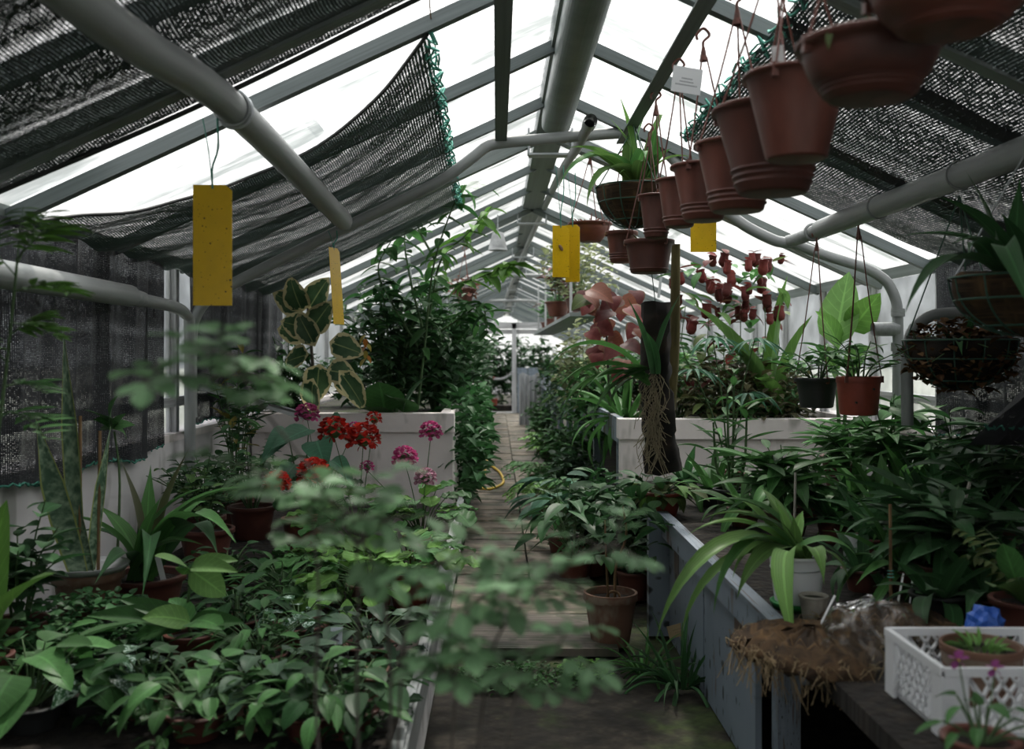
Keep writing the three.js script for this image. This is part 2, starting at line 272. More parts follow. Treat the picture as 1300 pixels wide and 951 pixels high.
// a fern or palm frond: a rachis and rows of leaflets
function frond(g, a, b, o) {
  const r = rng(o.seed), d = b.clone().sub(a), top = a.clone().lerp(b, 0.5).add(V(0, d.length() * (o.arch ?? 0.18), 0)), c = new THREE.CatmullRomCurve3([a, top, b]);
  const f = obj('frond', taperTube([a, top, b], o.stalk ?? 0.003, 0.001, 5, 5), o.stemMat ?? M.stem, g), t = new THREE.Vector3();
  for (let k = 0; k < o.n; k++) {
    const u = lerp(o.from ?? 0.2, 1, (k + 0.5) / o.n), p = c.getPoint(u); c.getTangent(u, t);
    const az = Math.atan2(t.x, t.z), len = o.len * (0.5 + 0.9 * Math.sin(PI * (0.15 + 0.8 * u))) * (0.85 + 0.3 * r());
    for (const s of [-1, 1]) leaf(f, o.geo, pick(o.mats, r), p, az + s * (o.open ?? 0.95) + (r() - 0.5) * 0.25, (o.el ?? -0.1) + (r() - 0.5) * 0.4, len, len * o.ratio, s * -0.3, 'leaflet');
  }
  return f;
}

// ---------- pots ----------
function potShape(r, h, o = {}) {
  const rb = r * (o.taper ?? 0.72), w = Math.max(0.004, r * 0.05), lip = o.lip ?? 0.012, lh = o.lipH ?? h * 0.14, p = [[0, 0], [rb * 0.9, 0], [rb, h * 0.03]];
  if (o.bowl) for (let i = 1; i <= 6; i++) { const t = i / 6; p.push([rb + (r - rb) * Math.sin(t * PI / 2), h * 0.03 + (h - lh) * t * 0.97]); }
  else p.push([lerp(rb, r, 0.6), (h - lh) * 0.62], [r, h - lh]);
  if (o.ribs) { const q = []; for (let i = 0; i < o.ribs; i++) { const t = 0.10 + 0.075 * i, x = lerp(rb, r, t * (o.bowl ? 1.35 : 1)); q.push([x, h * t], [x + 0.004, h * (t + 0.012)], [x + 0.004, h * (t + 0.034)], [x + 0.001, h * (t + 0.046)]); } p.splice(3, 0, ...q); p.splice(3 + q.length, p.length, ...p.slice(3 + q.length).filter(([, y]) => y > q[q.length - 1][1])); }
  p.push([r + lip, h - lh * 0.9], [r + lip, h - 0.002], [r + lip - 0.002, h], [r - w + 0.002, h], [r - w, h - 0.004], [r - w - 0.002, h - lh]);
  p.push([(r - w) * 0.93, h * 0.82]);
  return lathe(p, o.seg ?? 30);
}
function pot(g, r, h, mat, o = {}) {
  const p = obj('pot', potShape(r, h, o), mat, g); p.position.y = o.y ?? 0;
  const s = obj('soil', lathe([[0, h * 0.88], [r * 0.5, h * 0.885], [r * 0.93, h * 0.86]], 20), o.soil ?? M.soil, g); s.position.y = o.y ?? 0;
  return (o.y ?? 0) + h * 0.87;
}

// ---------- the glasshouse ----------
const RX = 0.32, RY = EYE + 1.40, EL = -1.68, ER = 2.32, PITCH = 0.46, D0 = -3, D1 = 34, HOOP = 5.3;
const roofY = (x) => RY - PITCH * Math.abs(x - RX);
const uvPlane = (g, f) => { const p = g.attributes.position, u = g.attributes.uv; for (let i = 0; i < p.count; i++) { const [a, b] = f(p.getX(i), p.getY(i), p.getZ(i)); u.setXY(i, a, b); } return g; };
{
  const ground = struct('ground', 'pale trodden earth around the glasshouse', 'ground');
  obj('ground_surface', uvPlane(box(120, 0.1, 160, 0, -0.12, -20), (x, y, z) => [x, z]), std({ color: rgb(0.35, 0.36, 0.3), roughness: 1, map: T.grain }), ground);
  const floor = struct('floor', 'dark mossy earth floor under the plank path', 'floor');
  obj('earth', uvPlane(box(ER - EL + 0.3, 0.06, D1 - D0, (EL + ER) / 2, -0.045, -(D0 + D1) / 2), (x, y, z) => [x * 0.8, z * 0.8]), M.moss, floor);
  // plank path: boards laid across in two columns, wider single boards in front
  const path = struct('path', 'weathered grey board path laid over the earth', 'path'), r = rng(11);
  let d = 4.45; const row = (dd) => dd < 5.4 ? 0.62 : lerp(0.34, 0.52, r());
  for (let k = 0; d < 22.2; k++) {
    const w = k === 0 ? 0.60 : k === 1 ? 0.66 : row(d), cols = k < 2 ? [[-0.24, 0.545]] : [[-0.235 + r() * 0.02, 0.185], [0.197, 0.54 + r() * 0.03]];
    for (const [a, b] of cols) {
      const halves = k < 2 ? 1 : (r() < 0.5 ? 2 : 1);
      for (let q = 0; q < halves; q++) {
        const ww = w / halves - 0.012, dc = d + w * (q + 0.5) / halves, y = 0.014 + r() * 0.008, o1 = r(), o2 = r(), m = obj('plank', uvPlane(box(b - a, 0.035, ww), (x, yy, z) => [x * 1.1 + o1, z * 1.6 + o2]), pick(M.wood, r), path); m.position.set((a + b) / 2, y, -dc); m.rotation.set((r() - 0.5) * 0.012, (r() - 0.5) * 0.025, (r() - 0.5) * 0.02);
      }
    }
    d += w;
  }
}
// roof
{
  const roof = struct('roof', 'pitched glasshouse roof of hazy ribbed sheets between dark bars', 'roof');
  const slopeBar = (side, d, w, h, drop, m, name, x1 = side < 0 ? EL : ER, x0 = RX) => {
    const a = V(x0, roofY(x0) - drop, -d), b = V(x1, roofY(x1) - drop, -d); return obj(name, bar(a, b, w, h), m, roof);
  };
  const bars = []; for (let d = -2.33; d < D1; d += 0.95) bars.push(d);
  for (const side of [-1, 1]) {
    for (const d of bars) slopeBar(side, d, 0.045, 0.05, 0.03, M.bar, 'glazing_bar');
    for (let d = -0.3; d < D1; d += 3.15) slopeBar(side, d, 0.06, 0.075, 0.055, M.beam, 'rafter');
    for (let i = 0; i + 1 < bars.length; i++) {
      const xe = side < 0 ? EL - 0.08 : ER + 0.08, a = V(RX, roofY(RX) + 0.012, 0), b = V(xe, roofY(xe) + 0.012, 0), n = 2;
      for (let k = 0; k < n; k++) {
        const p = a.clone().lerp(b, k / n), q = a.clone().lerp(b, (k + 1) / n + (k ? 0 : 0.02)), len = p.distanceTo(q), g = new THREE.PlaneGeometry(len, 0.945);
        g.rotateX(-PI / 2); uvPlane(g, (x, y, z) => [x * 0.5 + i * 0.37, z * 0.55 + k * 0.3 + i * 0.21]);
        const m = obj('pane', g, M.poly, roof); m.position.set((p.x + q.x) / 2, (p.y + q.y) / 2 + (k ? 0 : 0.008), -(bars[i] + 0.475)); m.rotation.z = Math.atan2(q.y - p.y, q.x - p.x);
      }
    }
  }
  obj('ridge_beam', merge([box(0.17, 0.035, D1 - D0, RX, RY - 0.055, -(D0 + D1) / 2), box(0.012, 0.09, D1 - D0, RX - 0.08, RY - 0.01, -(D0 + D1) / 2), box(0.012, 0.09, D1 - D0, RX + 0.08, RY - 0.01, -(D0 + D1) / 2)]), M.beam, roof);
  // rounded ridge duct over the near bays
  const sh = new THREE.Shape(); sh.moveTo(-0.075, 0.03); sh.lineTo(-0.075, -0.02); sh.quadraticCurveTo(-0.07, -0.062, 0, -0.066); sh.quadraticCurveTo(0.07, -0.062, 0.075, -0.02); sh.lineTo(0.075, 0.03);
  obj('ridge_duct', new THREE.ExtrudeGeometry(sh, { depth: 8.4, bevelEnabled: true, bevelSize: 0.006, bevelThickness: 0.006, bevelSegments: 2, curveSegments: 8 }).translate(RX + 0.01, RY - 0.105, -5.55), M.beam, roof);
  for (let d = -0.3; d < D1; d += 3.15) obj('ridge_bracket', merge([box(0.012, 0.15, 0.10, RX - 0.13, RY - 0.12, -d), box(0.012, 0.15, 0.10, RX + 0.13, RY - 0.12, -d), box(0.26, 0.012, 0.10, RX, RY - 0.20, -d)]), M.alu, roof);
  // angle bars that run the length of the near bays
  for (const [x, y, d] of [[0.02, 1.135, 5.3], [0.672, 1.135, 5.35]]) obj('hanging_rail', merge([box(0.06, 0.008, d + 2, x, EYE + y, -(d - 2) / 2), box(0.008, 0.055, d + 2, x + 0.028, EYE + y + 0.025, -(d - 2) / 2)]), M.bar, roof);
  for (const [x, y] of [[EL + 0.02, EYE + 0.475], [ER - 0.02, EYE + 0.475]]) obj('eave_rail', merge([box(0.012, 0.07, D1 - D0, x, y, -(D0 + D1) / 2), box(0.05, 0.012, D1 - D0, x + (x < 0 ? -0.02 : 0.02), y + 0.035, -(D0 + D1) / 2)]), M.beam, roof);
  for (let k = 2; k < 9; k++) { const d = 1.9 + k * 3.15; for (const s of [-1, 1]) { const x = RX + s * 1.05; obj('tie_rod', bar(V(x, roofY(x) - 0.12, -d), V(x - s * 0.04, roofY(x) - 0.45, -d), 0.02, 0.02), M.alu, roof); } }
}
// side walls: low plastered wall, posts, hazy panes
for (const side of [-1, 1]) {
  const x = side < 0 ? EL : ER, w = struct(side < 0 ? 'wall_left' : 'wall_right', side < 0 ? 'low grey wall with white glazing posts behind the black curtains' : 'low grey wall with white glazing posts beside the hanging baskets', 'wall');
  obj('low_wall', uvPlane(box(0.14, 0.92, D1 - D0, x + side * 0.07, 0.44, -(D0 + D1) / 2), (a, b, c) => [c * 0.5, b * 0.5]), M.lowwall, w);
  obj('sill', uvPlane(box(0.16, 0.04, D1 - D0, x + side * 0.07, 0.92, -(D0 + D1) / 2), (a, b, c) => [c * 0.7, a * 0.7]), M.concrete, w);
  for (let d = -2.33; d < D1; d += 0.95) {
    obj('post', merge([box(0.05, 0.92, 0.05, x + 0.035 * side, 1.39, -d), box(0.02, 0.92, 0.075, x + 0.05 * side, 1.39, -d)]), M.white, w);
    const p = obj('pane', uvPlane(new THREE.PlaneGeometry(0.9, 0.9).rotateY(PI / 2), (a, b, c) => [c, b]), M.glass, w); p.position.set(x + side * 0.045, 1.38, -(d + 0.475));
  }
  obj('rail', box(0.04, 0.05, D1 - D0, x + 0.035 * side, 1.10, -(D0 + D1) / 2), M.white, w);
}
{
  const wb = struct('wall_back', 'glazed gable that closes the glasshouse beyond the doorway', 'wall');
  const gable = new THREE.Shape(); gable.moveTo(EL, 0.9); gable.lineTo(EL, roofY(EL)); gable.lineTo(RX, RY); gable.lineTo(ER, roofY(ER)); gable.lineTo(ER, 0.9);
  obj('pane', new THREE.ShapeGeometry(gable).translate(0, 0, -D1), M.poly, wb);
  obj('low_wall', box(ER - EL, 0.9, 0.14, RX, 0.45, -D1), M.lowwall, wb);
  for (let k = 0; k <= 5; k++) { const x = lerp(EL, ER, k / 5); obj('post', box(0.05, roofY(x), 0.05, x, roofY(x) / 2, -D1 + 0.05), M.white, wb); }
  const wf = struct('wall_front', 'glazed gable that closes the glasshouse at its entrance', 'wall');
  obj('pane', new THREE.ShapeGeometry(gable).translate(0, 0, 3.05), M.poly, wf); obj('low_wall', box(ER - EL + 0.2, 0.9, 0.15, RX, 0.45, 3.07), M.lowwall, wf);
  for (let k = 0; k <= 5; k++) { const x = lerp(EL, ER, k / 5); obj('post', box(0.05, roofY(x), 0.05, x, roofY(x) / 2, 3), M.white, wf); }
  // cross wall with the doorway
  const d = 22.4, wp = struct('wall_middle', 'low cross wall of grey boards either side of the doorway', 'wall');
  for (const [a, b] of [[EL, -0.42], [0.45, ER]]) for (let x = a, k = 0; x < b - 0.02; x += 0.25, k++) { const w = Math.min(0.24, b - x); obj('panel', box(w, 1.05, 0.03, x + w / 2, 0.525, -d + (k % 2) * 0.012), M.paint, wp); }
  const door = struct('door_1', 'white wooden door frame at the end of the path', 'door frame');
  obj('post', box(0.10, 2.05, 0.09, 0.385, 1.025, -d), M.white, door); obj('post', box(0.10, 2.05, 0.09, -0.335, 1.025, -d), M.white, door);
  obj('lintel', box(1.9, 0.14, 0.09, 0.06, 2.0, -d), M.white, door); obj('threshold', box(0.66, 0.05, 0.12, 0.025, 0.03, -d), M.white, door);
  obj('lintel_board', box(1.9, 0.10, 0.05, 0.06, 1.86, -d - 0.03), M.white, door);
}
// raised beds and benches
function bed(name, label, x0, x1, d0, d1, h, wall, solidSide) {
  const b = struct(numbered(name), label, 'planting bed'), s = solidSide;
  obj('front_wall', uvPlane(box(x1 - x0, h - 0.06, 0.09, (x0 + x1) / 2, (h - 0.06) / 2, -d0 - 0.045), (x, y) => [x * 0.6, y * 0.6]), wall, b);
  obj('front_coping', uvPlane(box(x1 - x0 + 0.02, 0.125, 0.14, (x0 + x1) / 2, h - 0.0625, -d0 - 0.055), (x, y, z) => [x * 0.6 + 0.3, (y + z) * 0.6]), M.concrete, b);
  const xs = s < 0 ? x1 : x0;
  if (s < 0) obj('side_wall', uvPlane(box(0.09, h, d1 - d0 - 0.13, xs - 0.045, h / 2, -(d0 + d1) / 2 - 0.06), (x, y, z) => [z * 0.6, y * 0.6]), wall, b);
  else {
    obj('side_board', uvPlane(box(0.04, 0.16, d1 - d0 - 0.13, xs + 0.02, h - 0.08, -(d0 + d1) / 2 - 0.06), (x, y, z) => [z * 0.6, y * 0.6]), M.paint, b);
    for (let d = d0 + 0.3; d < d1; d += 1.6) obj('leg', box(0.07, h - 0.16, 0.07, xs + 0.05, (h - 0.16) / 2, -d), M.paint, b);
  }
  obj('soil', uvPlane(box(x1 - x0 - 0.1, 0.08, d1 - d0 - 0.14, (x0 + x1) / 2, h - 0.09, -(d0 + d1) / 2 - 0.06), (x, y, z) => [x * 2, z * 2]), M.moss, b);
}
bed('planting_bed', 'white plastered planting bed behind the geraniums', EL + 0.02, -0.30, 6.74, 20, 0.95, M.concrete, -1);
bed('planting_bed', 'white coped planting bed behind the orchid bench', 0.78, ER - 0.02, 6.3, 19, 0.94, M.concrete, 1);
{
  const b = thing('plant_bench', 'low plant bench with a metal edge strip beside the path', 'bench', V(0, 0, 0));
  obj('tray', uvPlane(box(1.40, 0.06, 6.0, -0.935, 0.32, -3.68), (x, y, z) => [x * 2, z * 2]), M.soil, b);
  obj('edge_strip', merge([box(0.012, 0.11, 6.0, -0.228, 0.325, -3.68), box(0.03, 0.012, 6.0, -0.245, 0.385, -3.68)]), M.pipe, b);
  obj('fascia', uvPlane(box(0.03, 0.22, 6.0, -0.255, 0.17, -3.68), (x, y, z) => [z * 0.6, y * 0.6]), M.lowwall, b);
  for (let d = 0.9; d < 6.7; d += 1.4) obj('leg', box(0.06, 0.3, 0.06, -0.32, 0.15, -d), M.paint, b);
  const c = thing('plant_bench', 'grey painted orchid bench with a rust stained edge', 'bench', V(0, 0, 0)), h = 0.56;
  obj('tray', uvPlane(box(1.46, 0.05, 5.6, 1.55, h - 0.03, -3.46), (x, y, z) => [x * 2, z * 2]), M.soil, c);
  obj('edge_board', uvPlane(box(0.035, 0.10, 2.2, 0.805, h - 0.03, -3.72), (x, y, z) => [z * 0.6, y * 0.6]), M.paint, c);
  obj('edge_strip', box(0.05, 0.012, 2.2, 0.80, h + 0.026, -3.72), M.paint, c);
  obj('corner_post', uvPlane(box(0.125, h, 0.06, 0.79, h / 2, -4.80), (x, y) => [x * 0.6, y * 0.6]), M.paint, c);
  for (let k = 0; k < 2; k++) obj('side_panel', uvPlane(box(0.02, h - 0.08, 0.78, 0.83, (h - 0.08) / 2, -4.35 + k * 0.8), (x, y, z) => [z * 0.6 + k * 0.3, y * 0.6]), M.paint, c);
  for (const d of [6.1, 3.1, 1.6]) obj('leg', box(0.07, h - 0.06, 0.07, 0.90, (h - 0.06) / 2, -d), M.paint, c);
}
// ---------- pipes ----------
function pipeThing(name, label, runs, group) { const t = thing(name, label, 'pipe', V(0, 0, 0), group); for (const [n, pts, r, ten] of runs) obj(n, tube(pts, r, 8, 14, ten ?? 0.5), M.pipe, t); return t; }
{
  const y = (v) => EYE + v;
  const t1 = pipeThing('heating_pipe', 'thick grey heating pipe slanting under the shade cloth, holding the large yellow trap', [['thick_run', [V(-0.87, y(0.68), 1), V(-0.84, y(0.71), -2.0), V(-0.805, y(0.75), -3.0), V(-0.80, y(0.695), -5.18)], 0.049], ['reducer', [V(-0.80, y(0.695), -5.18), V(-0.80, y(0.692), -5.26), V(-0.795, y(0.68), -5.33)], 0.03]]);
  obj('wire_clip', merge([new THREE.TorusGeometry(0.053, 0.006, 6, 20).translate(-0.805, y(0.748), -3.06), new THREE.TorusGeometry(0.054, 0.006, 6, 20).rotateX(0.25).translate(-0.805, y(0.75), -3.02), tube([V(-0.80, y(0.80), -3.06), V(-0.86, y(0.86), -3.04), V(-0.88, y(0.875), -3.02)], 0.006, 4)]), M.alu, t1);
  pipeThing('heating_pipe', 'thick grey heating pipe in front of the black curtain', [['thick_run', [V(-1.55, y(0.254), 1), V(-1.55, y(0.254), -2), V(-1.55, y(0.247), -4.2)], 0.046], ['reducer', [V(-1.55, y(0.247), -4.18), V(-1.555, y(0.24), -4.36)], 0.035], ['thin_run', [V(-1.55, y(0.24), -4.3), V(-1.57, y(0.23), -4.85), V(-1.60, y(0.20), -5.12), V(-1.605, y(0.10), -5.2), V(-1.605, y(-0.99), -5.2)], 0.029]]);
  const t3 = pipeThing('heating_pipe', 'thick grey heating pipe carrying the hanging red pots', [['thick_run', [V(1.66, y(0.64), 1), V(1.66, y(0.64), -2.9), V(1.64, y(0.635), -5.05)], 0.048], ['reducer', [V(1.64, y(0.635), -5.0), V(1.60, y(0.615), -5.2), V(1.55, y(0.60), -5.3)], 0.034]]);
  obj('collar', merge([new THREE.TorusGeometry(0.049, 0.006, 8, 22).translate(1.648, y(0.638), -4.3), new THREE.TorusGeometry(0.051, 0.004, 6, 20).translate(1.652, y(0.64), -3.55), new THREE.TorusGeometry(0.042, 0.008, 8, 20).translate(1.62, y(0.627), -5.1)]), M.pipe, t3);
  const p = (a, b) => at(a, b, HOOP);
  pipeThing('arch_pipe', 'thin grey pipe bent into an arch below the ridge', [
    ['arch', [p(243, 530), p(243, 440), p(246, 408), p(262, 382), p(310, 353), p(440, 288), p(555, 232), p(600, 200), p(618, 186), p(640, 181), p(745, 172), p(800, 169), p(835, 182), p(900, 250), p(945, 286), p(985, 306), p(1010, 309)], 0.030, 0.35],
    ['side_arch', [p(1000, 307), p(1050, 325), p(1100, 341), p(1126, 358), p(1138, 384), p(1140, 420), p(1140, 520), p(1146, 531), p(1158, 535), p(1172, 535)], 0.028, 0.35],
    ['tee', [p(1108, 418), p(1140, 418)], 0.038], ['collar', [p(1140, 392), p(1140, 402)], 0.036], ['collar', [p(1140, 435), p(1140, 446)], 0.036]]);
  pipeThing('white_pipe', 'pale bent pipe behind the bark basket', [['loop', [at(1152, 540, 4.4), at(1152, 450, 4.4), at(1160, 418, 4.4), at(1185, 400, 4.4), at(1235, 398, 4.4), at(1262, 415, 4.4)], 0.026, 0.35]]);
  pipeThing('roof_pipe', 'grey pipe with an open end running up to the far ridge', [['run', [at(748, 158, 5.0), at(735, 184, 5.4), at(702, 240, 8.0), at(658, 338, 14.5), at(640, 385, 24)], 0.028], ['open_end', [at(750, 153, 4.9), at(747, 160, 5.05)], 0.034]]);
  const br = thing('brace_bar', 'pale slanting angle bar behind the geraniums', 'bar', V(0, 0, 0)); obj('bar_flange', merge([bar(at(252, 486, 5.4), at(392, 527, 6.62), 0.05, 0.008), bar(at(252, 489, 5.4), at(392, 530, 6.62), 0.008, 0.045)]), M.alu, br);
  for (const [d, gx] of [[14, 0], [20.5, 0]]) pipeThing('arch_pipe', 'thin pipe arch spanning the far part of the glasshouse', [['arch', [V(-1.5, 1.0, -d), V(-1.5, 1.6, -d), V(-1.25, 1.85, -d), V(-0.35, 2.36, -d), V(-0.1, 2.45, -d), V(0.7, 2.45, -d), V(0.95, 2.36, -d), V(1.9, 1.85, -d), V(2.1, 1.6, -d), V(2.1, 1.0, -d)], 0.03, 0.3]], 'far pipe arches');
}
// ---------- shade cloths ----------
function sheet(nu, nv, f, rep = 1) {
  const P = [], U = [], I = [];
  for (let j = 0; j <= nv; j++) for (let i = 0; i <= nu; i++) { const [p, uv] = f(i / nu, j / nv); P.push(p.x, p.y, p.z); U.push(uv[0], uv[1]); }
  for (let j = 0; j < nv; j++) for (let i = 0; i < nu; i++) { const a = j * (nu + 1) + i, b = a + nu + 1; I.push(a, b, a + 1, a + 1, b, b + 1); }
  const g = new THREE.BufferGeometry(); g.setAttribute('position', new THREE.Float32BufferAttribute(P, 3)); g.setAttribute('uv', new THREE.Float32BufferAttribute(U, 2)); g.setIndex(I); g.computeVertexNormals(); return g;
}
const cordGeo = (pts, amp, n) => { const c = new THREE.CatmullRomCurve3(pts), q = []; for (let i = 0; i <= n; i++) { const p = c.getPoint(i / n); p.x += Math.sin(i * 1.9) * amp; p.y += Math.cos(i * 2.7) * amp; q.push(p); } return tube(q, 0.0042, 2, 5); };
{
  // over the nearest bay
  let t = thing('shade_cloth', 'dark pleated shade cloth bunched under the roof above the slanting pipe', 'shade cloth', V(0, 0, 0));
  obj('cloth', sheet(26, 150, (u, v) => { const x = lerp(-0.20, EL + 0.06, u), d = lerp(-0.6, 2.95, v), s = Math.sin(PI * u) * 0.02, w = 0.014 * Math.sin(d * 9 + u * 2) + 0.005 * Math.sin(d * 23 - u * 3); return [V(x, roofY(x) - 0.085 - s + w, -d), [u * 1.6, v * 3.9]]; }), M.net, t);
  obj('hem_cord', tube([V(-0.2, roofY(-0.2) - 0.09, -2.95), V(-0.9, roofY(-0.9) - 0.11, -2.95), V(EL + 0.06, roofY(EL) - 0.06, -2.95)], 0.008, 6, 6), M.black, t);
  // sagging net with green laced edge
  t = thing('shade_cloth', 'sagging dark green shade net with a turquoise laced edge', 'shade cloth', V(0, 0, 0));
  const f2 = (u, v) => { const x = lerp(-0.235, EL + 0.05, Math.pow(u, 0.9)) - 0.04 * v, d = lerp(3.36 + 0.72 * Math.pow(Math.sin(PI * Math.pow(u, 0.85)), 0.9), 7.25, v), s = Math.sin(PI * Math.pow(u, 0.8)) * (0.012 + 0.022 * Math.sin(PI * v)), w = 0.010 * Math.sin(d * 15 + u * 6) * (0.4 + u) + 0.005 * Math.sin(d * 37 - u * 9) * Math.sin(PI * u); return [V(x, roofY(x) - 0.065 - s + w, -d), [u * 1.55, v * 4.2]]; };
  obj('cloth', sheet(40, 130, f2), M.netGreen, t);
  const e = []; for (let i = 0; i <= 12; i++) e.push(f2(0, i / 12)[0]);
  obj('lacing', merge([cordGeo(e, 0.022, 110), cordGeo(e.map((p) => p.clone().add(V(0.015, -0.01, 0))), 0.018, 120)]), M.teal, t);
  const e2 = []; for (let i = 0; i <= 10; i++) e2.push(f2(i / 10, 0)[0]);
  obj('hem_cord', tube(e2, 0.007, 4, 6), M.black, t);
  obj('guy_wire', tube([at(543, -30, 3.0), at(548, 30, 3.4), at(574, 190, 5.6)], 0.0025, 4, 5), M.stick, t);
  // right slope
  t = thing('shade_cloth', 'grey green shade net stretched under the roof above the hanging pots', 'shade cloth', V(0, 0, 0));
  const f3 = (u, v) => { const x = lerp(0.90, ER - 0.05, u), d = lerp(-0.6, 4.85, v), w = 0.006 * Math.sin(d * 9 + u * 4) + 0.004 * Math.sin(u * 22); return [V(x, roofY(x) - 0.075 - 0.02 * Math.sin(PI * u) + w, -d), [u * 1.6, v * 5.8]]; };
  obj('cloth', sheet(30, 60, f3), M.netFine, t);
  for (const k of [0.68, 0.84, 0.53]) obj('seam', sheet(24, 2, (u, v) => { const [p] = f3(u, k + v * 0.022); p.y -= 0.008; return [p, [u * 1.6, v * 0.1]]; }), M.netBlack, t);
  const e3 = []; for (let i = 0; i <= 12; i++) e3.push(f3(0, 0.4 + 0.6 * i / 12)[0]);
  obj('lacing', merge([cordGeo(e3, 0.025, 90), cordGeo(e3.map((p) => p.clone().add(V(0.02, -0.01, 0))), 0.02, 100)]), M.teal, t);
  // curtains along the left wall
  const curtain = (label, d0, d1, y0, y1, x) => {
    const t = thing('net_curtain', label, 'net curtain', V(0, 0, 0)), f = (u, v) => { const d = lerp(d0, d1, u), w = 0.020 * Math.sin(d * 17) + 0.010 * Math.sin(d * 41 + v * 2), y = lerp(y0, y1, v) + 0.02 * Math.sin(d * 8) * v; return [V(x + w * (0.5 + 0.5 * v), y, -d - 0.02 * Math.sin(d * 30 + v * 3)), [u * (d1 - d0) * 1.25, v * 0.9]]; };
    obj('cloth', sheet(Math.round((d1 - d0) * 42), 10, f), M.netBlack, t);
    const e = []; const n = Math.round((d1 - d0) * 12); for (let i = 0; i <= n; i++) e.push(f(i / n, 1)[0]);
    obj('hem_cord', cordGeo(e, 0.008, n * 6), M.string, t);
  };
  curtain('long black net curtain hanging behind the snake plant', -1.5, 4.86, EYE + 0.46, 0.89, -1.635);
  curtain('short black net curtain hanging behind the variegated rubber plant', 5.25, 7.6, EYE + 0.46, 0.97, -1.64);
  curtain('black net curtain hanging on the glazing behind the bark basket', 0.5, 5.1, EYE + 0.46, 0.93, 2.26);
  // cloth draped over the bench end by the bark basket
  t = thing('shade_cloth', 'black net draped down to the bench beneath the bark basket', 'shade cloth', V(0, 0, 0));
  const f5 = (u, v) => { const a = at(lerp(1330, 1232, v * 0.9 + 0.1 * u), lerp(455, 565, v) + u * 0, lerp(3.2, 4.6, u)); a.x += 0.03 * Math.sin(u * 20 + v * 5) + u * 0.25; return [a, [u * 1.6, v * 0.7]]; };
  obj('cloth', sheet(30, 16, f5), M.netBlack, t);
  const e5 = []; for (let i = 0; i <= 10; i++) e5.push(f5(i / 10, 0.8)[0]); obj('hem_cord', cordGeo(e5, 0.008, 60), M.string, t);
}

// ---------- hanging pots ----------
// a plastic hanging pot with three strands and a hook; pos is the pot's underside
function hangingPot(name, label, pos, r, h, hookY, mat, o = {}) {
  const t = thing(name, label, o.category ?? 'hanging pot', pos, o.group), sy = pot(t, r, h, mat, o);
  const hk = hookY - pos.y, top = V(0, hk - 0.06, 0), n = o.strands ?? 3, hm = o.hangMat ?? M.brown;
  const hg = obj('hanger', taperTube([V(0, hk - 0.075, 0), V(0, hk - 0.05, 0), V(0, hk - 0.03, 0)], 0.014, 0.006, 3, 8), hm, t);
  obj('hook', merge([tube([V(0, hk - 0.035, 0), V(0, hk - 0.01, 0), V(0.02, hk + 0.012, 0), V(0.0, hk + 0.034, 0), V(-0.022, hk + 0.014, 0), V(-0.02, hk - 0.004, 0)], 0.005, 5, 6)]), hm, hg);
  for (let i = 0; i < n; i++) { const a = i * 2 * PI / n + (o.turn ?? 0.6), e = V(Math.sin(a) * (r + 0.004), h - 0.012, Math.cos(a) * (r + 0.004)); obj('strand', merge([tube([top.clone().add(V(Math.sin(a) * 0.01, 0, Math.cos(a) * 0.01)), e.clone().lerp(top, 0.5), e], 0.003, 2, 5), box(0.014, 0.03, 0.014, e.x, e.y, e.z)]), hm, t); }
  return [t, sy];
}
const RAILY = EYE + 1.135;
